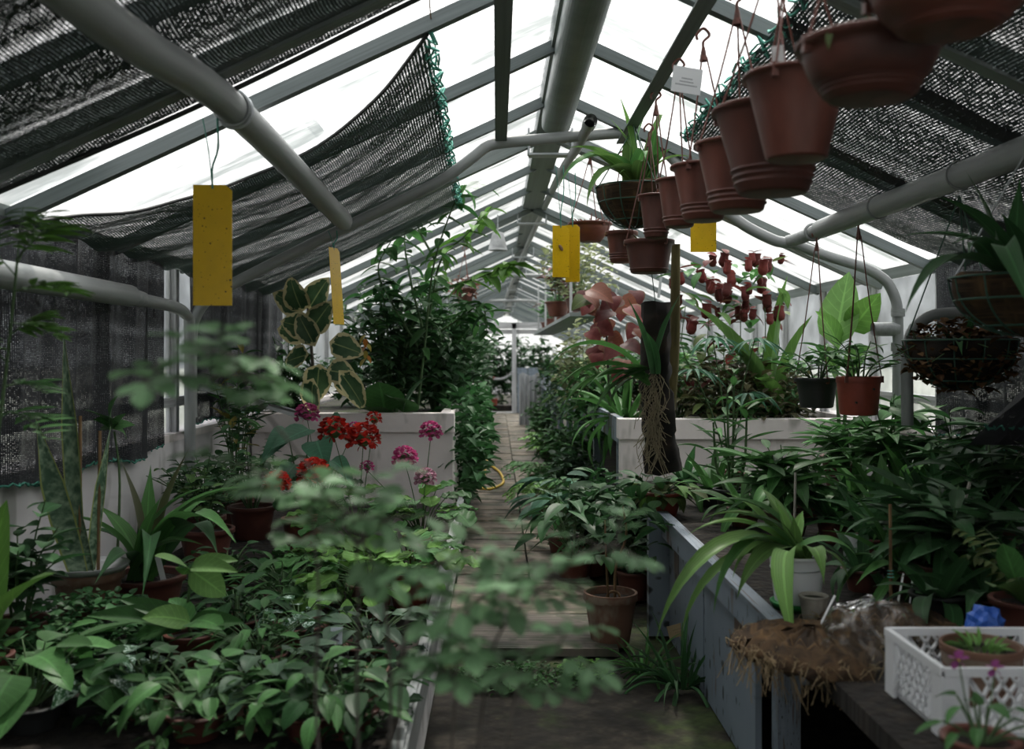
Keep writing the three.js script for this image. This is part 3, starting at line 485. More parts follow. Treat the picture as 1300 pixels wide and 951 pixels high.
{
  const bits = (t, sy, r, seed, mats = L.olive) => { rosette(t, { n: 9, geos: G.smallLance, mats, el: [0.3, 1.4], len: 0.05, wid: 0.008, y: sy, r0: r * 0.5, seed }); };
  const rows = [ // sight x, rim y, rim radius, height, depth, options, label
    [1206, -22, 0.115, 0.075, 1.52, { bowl: 1, ribs: 2, taper: 0.6 }, 'brown hanging bowl at the entrance end of the pot row'],
    [1104, 52, 0.116, 0.105, 1.76, { bowl: 1, ribs: 3, taper: 0.62 }, 'wide brown hanging bowl with ribbed foot'],
    [1011, 95, 0.108, 0.19, 2.22, { taper: 0.62, lipH: 0.012 }, 'smooth brown hanging pot with a blank white tag'],
    [981, 138, 0.140, 0.215, 2.50, { ribs: 3, taper: 0.62, lipH: 0.014 }, 'largest brown hanging pot with three ribs above its foot'],
    [936, 182, 0.115, 0.20, 2.9, { ribs: 3, taper: 0.66, lipH: 0.012 }, 'brown hanging pot next beyond the largest one'],
    [893, 210, 0.098, 0.185, 3.3, { ribs: 3, taper: 0.66, lipH: 0.012 }, 'brown hanging pot with a small printed white card'],
    [862, 228, 0.078, 0.18, 3.75, { ribs: 2, taper: 0.7, lipH: 0.011 }, 'slim brown hanging pot beside the coir basket'],
    [833, 248, 0.070, 0.185, 4.3, { ribs: 2, taper: 0.7, lipH: 0.011 }, 'slim brown hanging pot with dry pink stems beside the coir basket'],
  ];
  rows.forEach(([x, y, r, h, d, o, label], i) => {
    const p = at(x, y, d); p.y -= h;
    const [t, sy] = hangingPot('hanging_pot', label, p, r, h, Math.min(RAILY + 0.0, p.y + h + (i < 2 ? 0.45 : 0.42)), i % 3 === 2 ? M.brown : i % 2 ? M.brownDark : M.brown, { ...o, group: 'brown hanging pots in a row', turn: i * 0.7 });
    bits(t, sy, r, 300 + i, i === 7 ? L.rust : i === 2 ? L.olive : L.dull);
    if (i === 2) { const c = obj('plant_tag', box(0.028, 0.075, 0.0015), M.card, t); c.position.set(-0.045, h + 0.02, 0.02); c.rotation.set(0.2, 0.2, 0.15); }
    if (i === 1) for (const [a, q] of [[-0.09, 1], [-0.06, 0.8]]) leaf(t, G.lance[2], L.olive[1], V(a, h, 0.07), -0.6, -0.7, 0.05 * q, 0.012);
    if (i === 5) { // white card with three short printed lines
      const cv = document.createElement('canvas'); cv.width = 128; cv.height = 96; const c = cv.getContext('2d'); c.fillStyle = '#e3e6e8'; c.fillRect(0, 0, 128, 96); c.fillStyle = '#777c80';
      for (const [yy, w] of [[40, 46], [52, 60], [64, 96]]) for (let q = 0; q < w; q += 6) c.fillRect(64 - w / 2 + q, yy, 4, 5);
      const ct = new THREE.CanvasTexture(cv); ct.colorSpace = THREE.SRGBColorSpace;
      const k = obj('plant_card', box(0.10, 0.085, 0.0015), std({ map: ct, roughness: 0.6 }), t); k.position.copy(at(872, 102, 3.25).sub(p)); k.rotation.set(0, 0.15, -0.12);
    }
  });
  // lower and farther ones
  let p = at(824, 304, 4.7); p.y -= 0.16; let [t, sy] = hangingPot('hanging_pot', 'dark brown hanging pot hanging lower than the rest of the row', p, 0.108, 0.155, RAILY - 0.08, M.brownDark, { taper: 0.8, ribs: 1, group: 'brown hanging pots in a row' }); bits(t, sy, 0.1, 320);
  p = at(789, 294, 5.25); p.y -= 0.165; [t, sy] = hangingPot('hanging_pot', 'narrow brown hanging pot close to the hanging shallow bowl', p, 0.075, 0.165, RAILY - 0.1, M.brown, { taper: 0.78, ribs: 3, group: 'brown hanging pots in a row' }); bits(t, sy, 0.07, 321);
  p = at(749, 283, 6.0); p.y -= 0.115; [t, sy] = hangingPot('hanging_bowl', 'shallow brown bowl hung on thin cords beside the yellow traps', p, 0.122, 0.115, EYE + 1.22, M.brown, { bowl: 1, taper: 0.55, category: 'hanging bowl' }); bits(t, sy, 0.13, 322, L.rust); rosette(t, { n: 14, geos: G.smallLance, mats: L.rust, el: [0.2, 1.2], len: 0.07, wid: 0.008, y: sy, r0: 0.07, seed: 7 });
  p = at(1090, 478, 4.54); p.y -= 0.175; [t, sy] = hangingPot('hanging_pot', 'straight sided red hanging pot over the white bed coping', p, 0.095, 0.175, EYE + 0.60, M.red, { taper: 0.88, lip: 0.004, lipH: 0.03, turn: 1.2 });
  bush(t, { stems: 9, leaves: 54, h: 0.22, rx: 0.24, y: sy, len: 0.11, ratio: 0.33, geos: G.lance, mats: L.mid, seed: 41 });
  for (const [hx, hy] of [[0.06, 0.12], [-0.07, 0.06]]) obj('drain_hole', new THREE.CylinderGeometry(0.005, 0.005, 0.01, 8).rotateX(PI / 2).translate(hx * 0.6, hy, 0.088), M.black, t);
  p = at(1037, 480, 5.05); p.y -= 0.15; [t, sy] = hangingPot('hanging_pot', 'black hanging pot overhung by narrow leaves, next to the red hanging pot', p, 0.10, 0.15, EYE + 0.60, M.black, { taper: 0.8, turn: 0.2 });
  bush(t, { stems: 8, leaves: 60, h: 0.22, rx: 0.26, y: sy, len: 0.12, ratio: 0.3, geos: G.lance, mats: L.mid, seed: 42 });
}
// wire baskets lined with coir
function basket(label, p, r, h, hookY, o = {}) {
  const t = thing('hanging_basket', label, 'hanging basket', p), prof = []; for (let i = 0; i <= 8; i++) { const a = i / 8 * PI / 2; prof.push([Math.max(0.001, Math.sin(a) * r), h - Math.cos(a) * h]); }
  const lin = lathe([...prof, [r - 0.02, h + 0.01], [r * 0.6, h - 0.02], [0.001, h - 0.015]], 30), q = lin.attributes.position; for (let i = 0; i < q.count; i++) { const k = 1 + 0.05 * Math.sin(i * 12.9898); q.setXYZ(i, q.getX(i) * k, q.getY(i) + 0.008 * Math.sin(i * 7.3), q.getZ(i) * k); } lin.computeVertexNormals();
  obj('coir_liner', lin, o.liner ?? M.coir, t);
  const w = []; for (let i = 0; i < 12; i++) { const a = i / 12 * 2 * PI; w.push(tube(prof.filter((_, k) => k % 2 === 0).map(([x, y]) => V(Math.sin(a) * (x + 0.008), y - 0.004, Math.cos(a) * (x + 0.008))), 0.003, 3, 5)); }
  for (const k of [3, 6, 8]) w.push(new THREE.TorusGeometry(prof[k][0] + 0.009, 0.0035, 5, 36).rotateX(PI / 2).translate(0, prof[k][1], 0));
  obj('wire_frame', merge(w), M.wire, t);
  for (let i = 0; i < 3; i++) { const a = i * 2.094 + (o.turn ?? 0.4); obj('chain', tube([V(Math.sin(a) * r, h, Math.cos(a) * r), V(0, hookY - p.y, 0)], 0.003, 2, 5), o.chain ?? M.wire, t); }
  return t;
}
{
  let p = at(806, 238, 4.95), h = 0.2; p.y -= h; const t = basket('coir basket of broad strap leaved orchid under the rail', p, 0.185, h, RAILY - 0.0);
  const b = V(0.02, h - 0.01, 0), A = (x, y, d = 4.95) => at(x, y, d).sub(p);
  const tips = [[823, 135, 5.0, 0.075, 0], [786, 120, 4.9, 0.04, 0], [855, 118, 4.95, 0.055, 0], [838, 158, 4.8, 0.06, 0], [800, 160, 5.1, 0.06, 0], [735, 196, 4.7, 0.05, 1], [733, 240, 4.6, 0.06, 3], [745, 264, 4.65, 0.06, 3], [712, 194, 4.9, 0.05, 2], [860, 190, 4.8, 0.05, 1], [880, 200, 5.0, 0.05, 2], [776, 150, 5.1, 0.03, 0], [845, 205, 4.5, 0.05, 2], [815, 205, 4.55, 0.045, 1], [790, 190, 5.2, 0.05, 1]];
  tips.forEach(([x, y, d, w, g], i) => leafTo(t, G.strap[g], pick(i % 3 ? L.strapBright : L.strap, rng(i + 5)), b.clone().add(V((i % 4 - 1.5) * 0.03, 0, (i % 3 - 1) * 0.03)), A(x, y, d), w * 1.35, (i % 3 - 1) * 0.3));
  rosette(t, { n: 10, geos: G.strap, mats: L.strapBright, el: [0.5, 1.4], len: 0.2, wid: 0.02, y: h, r0: 0.04, seed: 45 });
}
{
  const p = at(1310, 352, 2.9), h = 0.17; p.y -= h; const t = basket('coir basket of upright orchid hung on a chain by the thick pipe', p, 0.215, h, EYE + 0.62, { chain: M.alu }), A = (x, y, d = 2.9) => at(x, y, d).sub(p), b = V(-0.03, h - 0.01, 0.02);
  [[1226, 215, 2.9, 0.05, 0], [1295, 225, 2.8, 0.05, 0], [1175, 255, 2.9, 0.055, 1], [1160, 300, 2.8, 0.05, 1], [1148, 400, 2.6, 0.06, 2], [1222, 448, 2.5, 0.06, 3], [1320, 200, 3.0, 0.05, 0], [1350, 260, 2.9, 0.05, 1], [1190, 330, 2.7, 0.05, 2], [1240, 310, 2.7, 0.05, 2], [1270, 270, 2.8, 0.05, 1], [1330, 300, 2.7, 0.05, 1]].forEach(([x, y, d, w, g], i) => leafTo(t, G.strap[g], L.strapDeep[1 + i % 2], b.clone().add(V((i % 4 - 2) * 0.03, 0, 0)), A(x, y, d), w, (i % 3 - 1) * 0.4));
}
{
  const p = at(1218, 432, 3.9), h = 0.19; p.y -= h; const t = basket('wire basket of dark bark and roots hung under the orchid basket', p, 0.2, h, EYE + 0.62, { liner: M.bark }), r = rng(88);
  foliage(t, { n: 1300, rx: 0.215, ry: 0.15, y: 0.13, len: 0.036, ratio: 0.8, mat: leafMat(0.20, 0.11, 0.055, { t: 0, coat: 0 }), seed: 89, name: 'bark_chips' });
  const roots = []; for (let i = 0; i < 40; i++) { const a = r() * 6.28, q = 0.1 + 0.12 * r(), s = V(Math.sin(a) * q, 0.12 + 0.08 * r(), Math.cos(a) * q); roots.push(tube([s, s.clone().add(V((r() - 0.5) * 0.1, 0.04 * r(), (r() - 0.5) * 0.1)), s.clone().add(V((r() - 0.5) * 0.2, -0.06 * r(), (r() - 0.5) * 0.2))], 0.002, 3, 4)); }
  obj('roots', merge(roots), M.stem, t);
  rosette(t, { n: 7, geos: G.strap, mats: L.strapDeep, el: [0.2, 1.2], len: 0.22, wid: 0.03, y: 0.17, r0: 0.05, seed: 90 });
}
// ---------- yellow insect traps ----------
function trap(label, p, w, h, turn, hang, curl = 0) {
  const t = thing('sticky_trap', label, 'insect trap', p), r = rng(Math.round(w * 1e4 + h * 1e3 + hang * 777));
  const s = new THREE.Shape(); s.moveTo(-w / 2, 0); s.lineTo(w / 2, 0); s.lineTo(w / 2, h - 0.018); s.lineTo(w / 2 - 0.02, h); s.lineTo(-w / 2, h);
  const g = new THREE.ExtrudeGeometry(s, { depth: 0.0015, bevelEnabled: false }); uvPlane(g, (x, y) => [x / w + 0.5, y / h]); const q = g.attributes.position; for (let i = 0; i < q.count; i++) q.setZ(i, q.getZ(i) + curl * Math.pow(1 - q.getY(i) / h, 2));
  const b = obj('card', g, M.trap, t); b.rotation.y = turn;
  obj('string', merge([tube([V(0, h - 0.012, 0.002), V(-0.012, h + hang * 0.5, 0.0), V(-0.03, h + hang, 0)], 0.0018, 4, 5), tube([V(0, h - 0.012, 0.002), V(0.0, h + hang * 0.25, 0.004), V(0.016, h + hang * 0.55, 0), V(0.014, h + hang, 0)], 0.0032, 4, 5)]), M.string, t);
  return t;
}
trap('large yellow sticky trap specked with insects, hung by green string from the slanting pipe', at(270, 388, 3.0), 0.116, 0.364, 0.05, 0.20);
trap('narrow edge-on yellow trap above the variegated rubber plant', at(424, 412, 5.2), 0.10, 0.40, 1.15, 0.09, 0.03);
{ const t = trap('yellow trap with one dark moth beside the shallow bowl', at(712, 352, 5.6), 0.098, 0.29, 0.25, 0.34); const m = obj('moth', new THREE.SphereGeometry(0.012, 8, 6).scale(0.8, 1.7, 0.4), M.stick, t); m.position.set(0.0, 0.165, 0.006); m.rotation.z = 0.5; }
trap('yellow trap half hidden behind another trap by the shallow bowl', at(727, 358, 5.75), 0.09, 0.33, -0.5, 0.30);
trap('yellow trap mostly hidden by the hanging pots', at(893, 320, 5.4), 0.14, 0.3, 0.0, 0.3);
{ const f = thing('lamp_fitting', 'small pale lamp fitting hung below the far ridge', 'lamp', at(632, 318, 9)); obj('housing', lathe([[0.02, 0.17], [0.05, 0.16], [0.085, 0.02], [0.088, 0]], 18), M.white, f); obj('drop_rod', box(0.012, 0.16, 0.012, 0, 0.24, 0), M.alu, f); }

// ---------- epiphyte log ----------
{
  const p = at(838, 565, 4.9), t = thing('epiphyte_log', 'dark bark log hung with orchids and trailing roots', 'plant', p), A = (x, y, d = 4.9) => at(x, y, d).sub(p), r = rng(51);
  const g = taperTube([A(842, 600), A(836, 540), A(832, 470), A(832, 384)], 0.085, 0.066, 8, 12), q = g.attributes.position; for (let i = 0; i < q.count; i++) { const c = i % 13 % 12, j = Math.floor(i / 13), k = 0.022 * (hash(c, j >> 1, 3) - 0.5); q.setXYZ(i, q.getX(i) + k, q.getY(i) + 0.01 * (hash(c, j, 9) - 0.5), q.getZ(i) + 0.022 * (hash(c, j >> 1, 6) - 0.5)); } g.computeVertexNormals();
  obj('log', g, M.bark, t);
  const roots = []; for (let i = 0; i < 90; i++) { const s = A(825 + r() * 14, 470 + r() * 80, 4.82); roots.push(tube([s, s.clone().add(V((r() - 0.6) * 0.12, -0.05 - 0.06 * r(), 0.03 * r())), s.clone().add(V((r() - 0.55) * 0.16, -0.12 - 0.16 * r(), 0.04 * r()))], 0.0016, 3, 4)); }
  obj('roots', merge(roots), std({ color: rgb(0.26, 0.22, 0.14), roughness: 1 }), t);
  [[795, 378, 4.8, 0.06, 0], [866, 372, 4.8, 0.06, 0], [812, 420, 4.7, 0.05, 1]].forEach(([x, y, d, w, k], i) => leafTo(t, G.strap[k], L.strapDeep[2 - i % 2], A(826 + i * 4, 475, 4.8), A(x, y, d), w, 0.3));
  [[742, 490, 0.05], [700, 500, 0.05], [728, 520, 0.05], [745, 535, 0.05], [770, 520, 0.05], [690, 470, 0.05], [760, 500, 0.04], [705, 530, 0.04]].forEach(([x, y, w], i) => leafTo(t, G.strap[1 + i % 3], L.strap[i % 3], A(822, 470 + (i % 3) * 10, 4.8), A(x, y, 4.6 + 0.1 * (i % 3)), w, 0.2));
  obj('stake', taperTube([A(850, 520, 5.06), A(856, 440, 5.04), A(858, 310, 5.0)], 0.03, 0.022, 4, 10), std({ color: rgb(0.24, 0.2, 0.08), roughness: 0.9, map: T.grain }), t);
  obj('hanging_wire', tube([A(832, 384), V(at(832, 384, 4.9).x * 0 + 0.672 - p.x, RAILY - p.y, 0)], 0.0025, 2, 5), M.wire, t);
}

// ---------- plants on the low bench ----------
const BL = 0.352, BR = 0.556;
const onL = (x, d, up = 0) => V((x - 631) / FOCAL * d, BL + up, -d), onR = (x, d, up = 0) => V((x - 631) / FOCAL * d, BR + up, -d), onF = (x, d, y = 0.0) => V((x - 631) / FOCAL * d, y, -d);
{ // snake plant
  const p = onL(112, 3.5), t = thing('snake_plant', 'tall snake plant with banded yellow edged leaves in a clay pot', 'potted plant', p), sy = pot(t, 0.11, 0.24, M.clay, { taper: 0.8 }), A = (x, y, d) => at(x, y, d).sub(p);
  obj('saucer', lathe([[0, 0.235], [0.125, 0.24], [0.14, 0.262], [0.132, 0.262], [0.115, 0.246], [0, 0.243]], 28), M.white, t);
  [[80, 410, 3.48, 0.056, 0], [44, 526, 3.36, 0.085, 1], [141, 538, 3.5, 0.042, 1], [95, 620, 3.5, 0.04, 0]].forEach(([x, y, d, w, k], i) => leafFace(t, G.snake[k], L.snake[i % 3], V(-0.03 + i * 0.02, sy, (i % 2) * 0.03), A(x, y, d), w, V(0.35 - i * 0.2, 0, 1)));
  for (const [x, y] of [[102, 528], [127, 547]]) obj('stake', tube([V((x - 110) * 0.0025, sy - 0.04, 0.02), A(x, y, 3.5)], 0.006, 3, 7), M.stick, t);
}
{ // broad strap-leaved plant
  const p = onL(180, 3.75), t = thing('crinum_lily', 'arching strap leaved lily in a wide brown pot', 'potted plant', p), sy = pot(t, 0.15, 0.17, M.brownDark, { taper: 0.8 }), A = (x, y, d) => at(x, y, d).sub(p);
  [[20, 655, 3.6, 0.075, 3], [45, 652, 3.5, 0.05, 2], [155, 578, 3.75, 0.085, 0], [243, 568, 3.8, 0.06, 0], [205, 630, 3.4, 0.035, 0], [262, 622, 3.7, 0.06, 2], [330, 700, 3.35, 0.10, 2], [300, 690, 3.2, 0.08, 2], [230, 700, 3.3, 0.04, 1], [250, 760, 3.3, 0.05, 3], [120, 640, 3.9, 0.06, 1], [288, 640, 4.0, 0.07, 2], [165, 745, 3.3, 0.05, 2], [330, 620, 3.9, 0.06, 2], [200, 590, 3.9, 0.05, 0]].forEach(([x, y, d, w, k], i) => leafTo(t, G.strap[k], (i === 2 || i === 3 ? L.strapBronze : i % 3 ? L.strap : L.strapDeep)[1 + i % 2], V((i % 4 - 1.5) * 0.02, sy, (i % 3 - 1) * 0.02), A(x, y, d), w * 1.3, (i % 3 - 1) * 0.35));
  for (const x of [-0.11, 0.1]) { const c = obj('plant_tag', box(0.02, 0.11, 0.0015), M.card, t); c.position.set(x, 0.20, 0.08); c.rotation.set(0.1, 0.3, 0.2); }
}
{ const p = onL(148, 3.95), t = thing('philodendron', 'slender plant with glossy heart leaves beside the snake plant', 'potted plant', p), sy = pot(t, 0.08, 0.14, M.brownDark), A = (x, y, d) => at(x, y, d).sub(p);
  obj('stem', taperTube([V(0, sy, 0), A(152, 610, 3.95), A(145, 548, 3.95)], 0.006, 0.004, 4, 6), M.stem, t);
  [[105, 520, 0.10], [150, 502, 0.09], [118, 533, 0.06], [160, 525, 0.06], [172, 540, 0.06], [160, 558, 0.035], [120, 545, 0.06]].forEach(([x, y, w], i) => leafFace(t, G.heart[i % 3], L.mid[i % 3], A(143, 538 + i, 3.92), A(x, y, 3.8 + 0.04 * i), w, V((i % 3 - 1) * 0.3, 0.8, 0.7))); }
const plant = (name, label, p, potR, potH, mat, o, group) => { const t = thing(name, label, 'potted plant', p, group); const sy = potR ? pot(t, potR, potH, mat, { taper: 0.76 }) : 0; return [t, sy]; };
{
  let t, sy;
  [t, sy] = plant('leafy_pot_plant', 'dark dense leaved pot plant against the low wall under the curtain', onL(25, 3.15), 0.09, 0.16, M.brownDark); bush(t, { stems: 9, leaves: 90, h: 0.42, rx: 0.2, y: sy, len: 0.11, ratio: 0.5, geos: G.ovate, mats: L.deep, seed: 60 });
  [t, sy] = plant('broad_leaf_plant', 'pot plant with one broad bright leaf beside the curtain', onL(-20, 2.85), 0.07, 0.14, M.brownDark); const A = (x, y, d) => at(x, y, d).sub(t.position);
  leafTo(t, G.ovate[2], L.bright[0], V(0, sy, 0), A(48, 735, 2.7), 0.14, 0.4); leafTo(t, G.ovate[1], L.bright[1], V(0, sy, 0), A(30, 632, 2.8), 0.13, -0.4); leafTo(t, G.ovate[1], L.mid[1], V(0, sy, 0), A(-5, 640, 2.8), 0.10, 0); leafTo(t, G.ovate[2], L.mid[0], V(0, sy, 0), A(20, 790, 2.65), 0.12, 0.2);
  [t, sy] = plant('peperomia', 'low mound of tiny dark leaves below the arching lily', onL(105, 3.15), 0.2, 0.1, M.black); foliage(t, { n: 700, rx: 0.30, ry: 0.15, y: 0.09, dome: 1, len: 0.036, ratio: 0.75, mat: L.deep[2], seed: 61 });
  [t, sy] = plant('rubber_plant', 'young rubber plant with pale green oval leaves', onL(243, 3.15), 0.075, 0.12, M.brown); { const A = (x, y, d) => at(x, y, d).sub(t.position); obj('stem', taperTube([V(0, sy, 0), A(238, 780, 3.1), A(243, 720, 3.05)], 0.006, 0.004, 4, 6), M.stem, t);
    [[196, 706, 0.085], [232, 730, 0.075], [303, 712, 0.055], [287, 757, 0.105], [303, 727, 0.06], [180, 785, 0.085], [150, 760, 0.06], [200, 798, 0.09], [285, 800, 0.10], [110, 782, 0.075], [165, 815, 0.07], [215, 760, 0.07], [310, 790, 0.06]].forEach(([x, y, w], i) => leafFace(t, G.ovate[i % 3], i < 6 ? L.lime[i % 2] : L.mid[i % 3], A(240 + (i % 3), i < 5 ? 722 : 790, 3.05), A(x, y, 2.95 + 0.05 * (i % 4)), w, V((i % 3 - 1) * 0.4, 0.9, 0.8))); }
  [t, sy] = plant('spotted_begonia', 'silver spotted leaves in a shallow dark pot', onL(135, 2.78), 0.12, 0.08, M.black); stalked(t, { n: 16, rad: 0.15, h: 0.10, y: sy, len: 0.085, ratio: 0.75, geos: G.heart, mats: L.silver, seed: 62 });
  [t, sy] = plant('spotted_begonia', 'silver spotted leaves half hidden beneath the geraniums', onL(380, 3.4), 0.09, 0.08, M.brown); stalked(t, { n: 18, rad: 0.13, h: 0.09, y: sy, len: 0.07, ratio: 0.7, geos: G.heart, mats: L.silver, seed: 63 });
  [t, sy] = plant('leafy_pot_plant', 'broad soft leaved plant beside the shallow pot of spotted leaves', onL(40, 2.66), 0.08, 0.07, M.black); stalked(t, { n: 24, rad: 0.2, h: 0.18, y: sy, len: 0.15, ratio: 0.62, geos: G.ovate, mats: L.mid, seed: 64 });
  [t, sy] = plant('leafy_pot_plant', 'shrubby dark plant with small pale new leaves beside the arching lily', onL(262, 4.7), 0.12, 0.18, M.brownDark); bush(t, { stems: 16, leaves: 170, h: 0.40, rx: 0.30, y: sy, len: 0.075, ratio: 0.6, geos: G.ovate, mats: [...L.deep, L.lime[0], L.mid[1]], seed: 65 });
  [t, sy] = plant('leafy_pot_plant', 'dark leafy plant beneath the slanting bar', onL(320, 5.4), 0.12, 0.18, M.brownDark); bush(t, { stems: 16, leaves: 180, h: 0.46, rx: 0.32, y: sy, len: 0.08, ratio: 0.55, geos: G.ovate, mats: [...L.deep, L.dull[1], L.lime[0]], seed: 66 });
  [t, sy] = plant('leafy_pot_plant', 'dark leafy plant below the concrete sill beside the curtain edge', onL(258, 4.95), 0.1, 0.2, M.brownDark); bush(t, { stems: 12, leaves: 130, h: 0.42, rx: 0.26, y: sy, len: 0.08, ratio: 0.5, geos: G.ovate, mats: [...L.deep, L.mid[0]], seed: 67 });
  [t, sy] = plant('arum_plant', 'plant with large smooth heart leaves behind the geraniums', onL(385, 5.0), 0.1, 0.18, M.brown); { const A = (x, y, d) => at(x, y, d).sub(t.position); const s = []; [[392, 545, 0.14, 345, 570], [402, 560, 0.16, 415, 600], [365, 548, 0.11, 330, 590], [420, 530, 0.09, 440, 560], [375, 590, 0.11, 350, 630], [420, 585, 0.10, 450, 620]].forEach(([x, y, w, tx, ty], i) => { s.push(taperTube([V(0, sy, 0), A((x + 385) / 2, y + 50, 5), A(x, y, 4.95)], 0.005, 0.003, 3, 5)); leafFace(t, G.heart[i % 3], L.blue[1 + i % 2], A(x, y, 4.95), A(tx, ty, 4.75), w, V((i % 3 - 1) * 0.3, 0.6, 0.9)); }); obj('stem', merge(s), M.stem, t); }
  // low greens along the bench
  const low = [['pot plant of narrow pale leaves beside the spotted plant', 330, 3.1, L.mid, G.lance, 0.12, 0.28], ['pot plant of bright rosette leaves by the bench edge', 440, 3.7, L.bright, G.obov, 0.13, 0.45], ['pot plant of grey green leaves on a clay shard', 345, 2.75, L.dull, G.ovate, 0.1, 0.6], ['pot plant of limp pale leaves before the geranium pots', 470, 3.2, L.dull, G.ovate, 0.11, 0.55], ['pot plant of dark pointed leaves below the arching lily', 300, 3.5, L.deep, G.lance, 0.14, 0.35], ['pot plant of round bright leaves near the red pot', 430, 4.4, L.bright, G.round, 0.10, 0.95], ['pot plant of soft oval leaves at the bench corner', 250, 2.6, L.mid, G.ovate, 0.12, 0.55], ['pot plant of dark oval leaves by the metal edge strip', 440, 2.62, L.deep, G.ovate, 0.12, 0.6],
    ['pot plant of small glossy leaves between the lily and the arum', 290, 4.2, L.deep, G.ovate, 0.1, 0.5], ['pot plant of drooping strap leaves behind the spotted plant', 360, 3.85, L.mid, G.lance, 0.2, 0.22], ['pot plant of dark pointed leaves by the lily pot', 215, 3.3, L.deep, G.lance, 0.13, 0.35], ['pot plant of frilled leaves below the scarlet geranium', 395, 4.2, L.mid, G.round, 0.09, 0.9], ['pot plant of mottled leaves beside the rubber plant', 190, 2.75, L.deep, G.heart, 0.11, 0.7], ['pot plant of mid green leaves below the broad bright leaf', 60, 2.95, L.mid, G.ovate, 0.12, 0.5], ['pot plant of green pointed leaves next to the label', 395, 2.6, L.mid, G.lance, 0.12, 0.4]];
  low.forEach(([label, x, d, mats, geos, len, ratio], i) => { const [t, sy] = plant('leafy_pot_plant', label, onL(x, d), 0.075, 0.07, M.brownDark); stalked(t, { n: 28, rad: 0.19, h: 0.13, y: sy, len: len * 0.85, ratio, geos, mats, seed: 70 + i }); foliage(t, { n: 120, rx: 0.19, ry: 0.12, y: 0.03, dome: 1, len: 0.05, ratio: 0.5, mat: mats[0], seed: 170 + i }); });
  // old plant label and shards
  const c = thing('plant_label', 'white plastic plant label with a dark scribble among the low greens', 'plant label', onL(425, 3.0)); const cv = document.createElement('canvas'); cv.width = cv.height = 64; const q = cv.getContext('2d'); q.fillStyle = '#c9d2da'; q.fillRect(0, 0, 64, 64); q.strokeStyle = '#444c55'; q.lineWidth = 5; q.beginPath(); q.moveTo(14, 16); q.lineTo(40, 30); q.lineTo(20, 44); q.lineTo(48, 52); q.stroke(); const ct = new THREE.CanvasTexture(cv); ct.colorSpace = THREE.SRGBColorSpace;
  const m = obj('card', box(0.036, 0.05, 0.0015, 0, 0.145, 0), std({ map: ct, roughness: 0.5 }), c); m.rotation.x = -0.2; obj('stake', box(0.008, 0.13, 0.0015, 0, 0.065, 0), M.card, c).rotation.x = -0.2;
  for (const [x, d, l] of [[395, 2.95, 'curved clay shard beside the plant label'], [480, 2.85, 'pinkish clay shard near the bench edge'], [330, 2.62, 'flat clay shard among the low greens']]) { const s = tag(new THREE.Mesh(new THREE.CylinderGeometry(0.07, 0.06, 0.07, 14, 1, false, 0.3, 1.9), M.clay), l, 'pot shard', 'clay shards'); s.name = numbered('pot_shard'); s.material = M.clay; scene.add(s); s.position.copy(onL(x, d, 0.035)); s.rotation.set(0.3, x, 0.2); }
}
// ---------- geraniums ----------
function flowerHead(g, p, r, n, mats, seed) {
  const q = rng(seed), h = obj('flower_head', new THREE.SphereGeometry(r * 0.45, 8, 6), M.stem, g); h.position.copy(p);
  for (let i = 0; i < n; i++) { const u = Math.acos(1 - 1.35 * (i + 0.5) / n), a = i * 2.39996, d = V(Math.sin(u) * Math.cos(a), Math.cos(u), Math.sin(u) * Math.sin(a)), c = d.clone().multiplyScalar(r * 0.8); const m = pick(mats, q);
    for (let k = 0; k < 5; k++) { const tw = k * 2 * PI / 5 + q(), e = V(0, 1, 0).cross(d).normalize(); if (e.lengthSq() < 0.1) e.set(1, 0, 0); const f = d.clone().cross(e), o = e.multiplyScalar(Math.cos(tw)).add(f.multiplyScalar(Math.sin(tw))).multiplyScalar(r * 0.42).addScaledVector(d, r * 0.18); leafTo(h, G.obov[0], m, c, c.clone().add(o), r * 0.42, 0, 'petal'); } }
  return h;
}
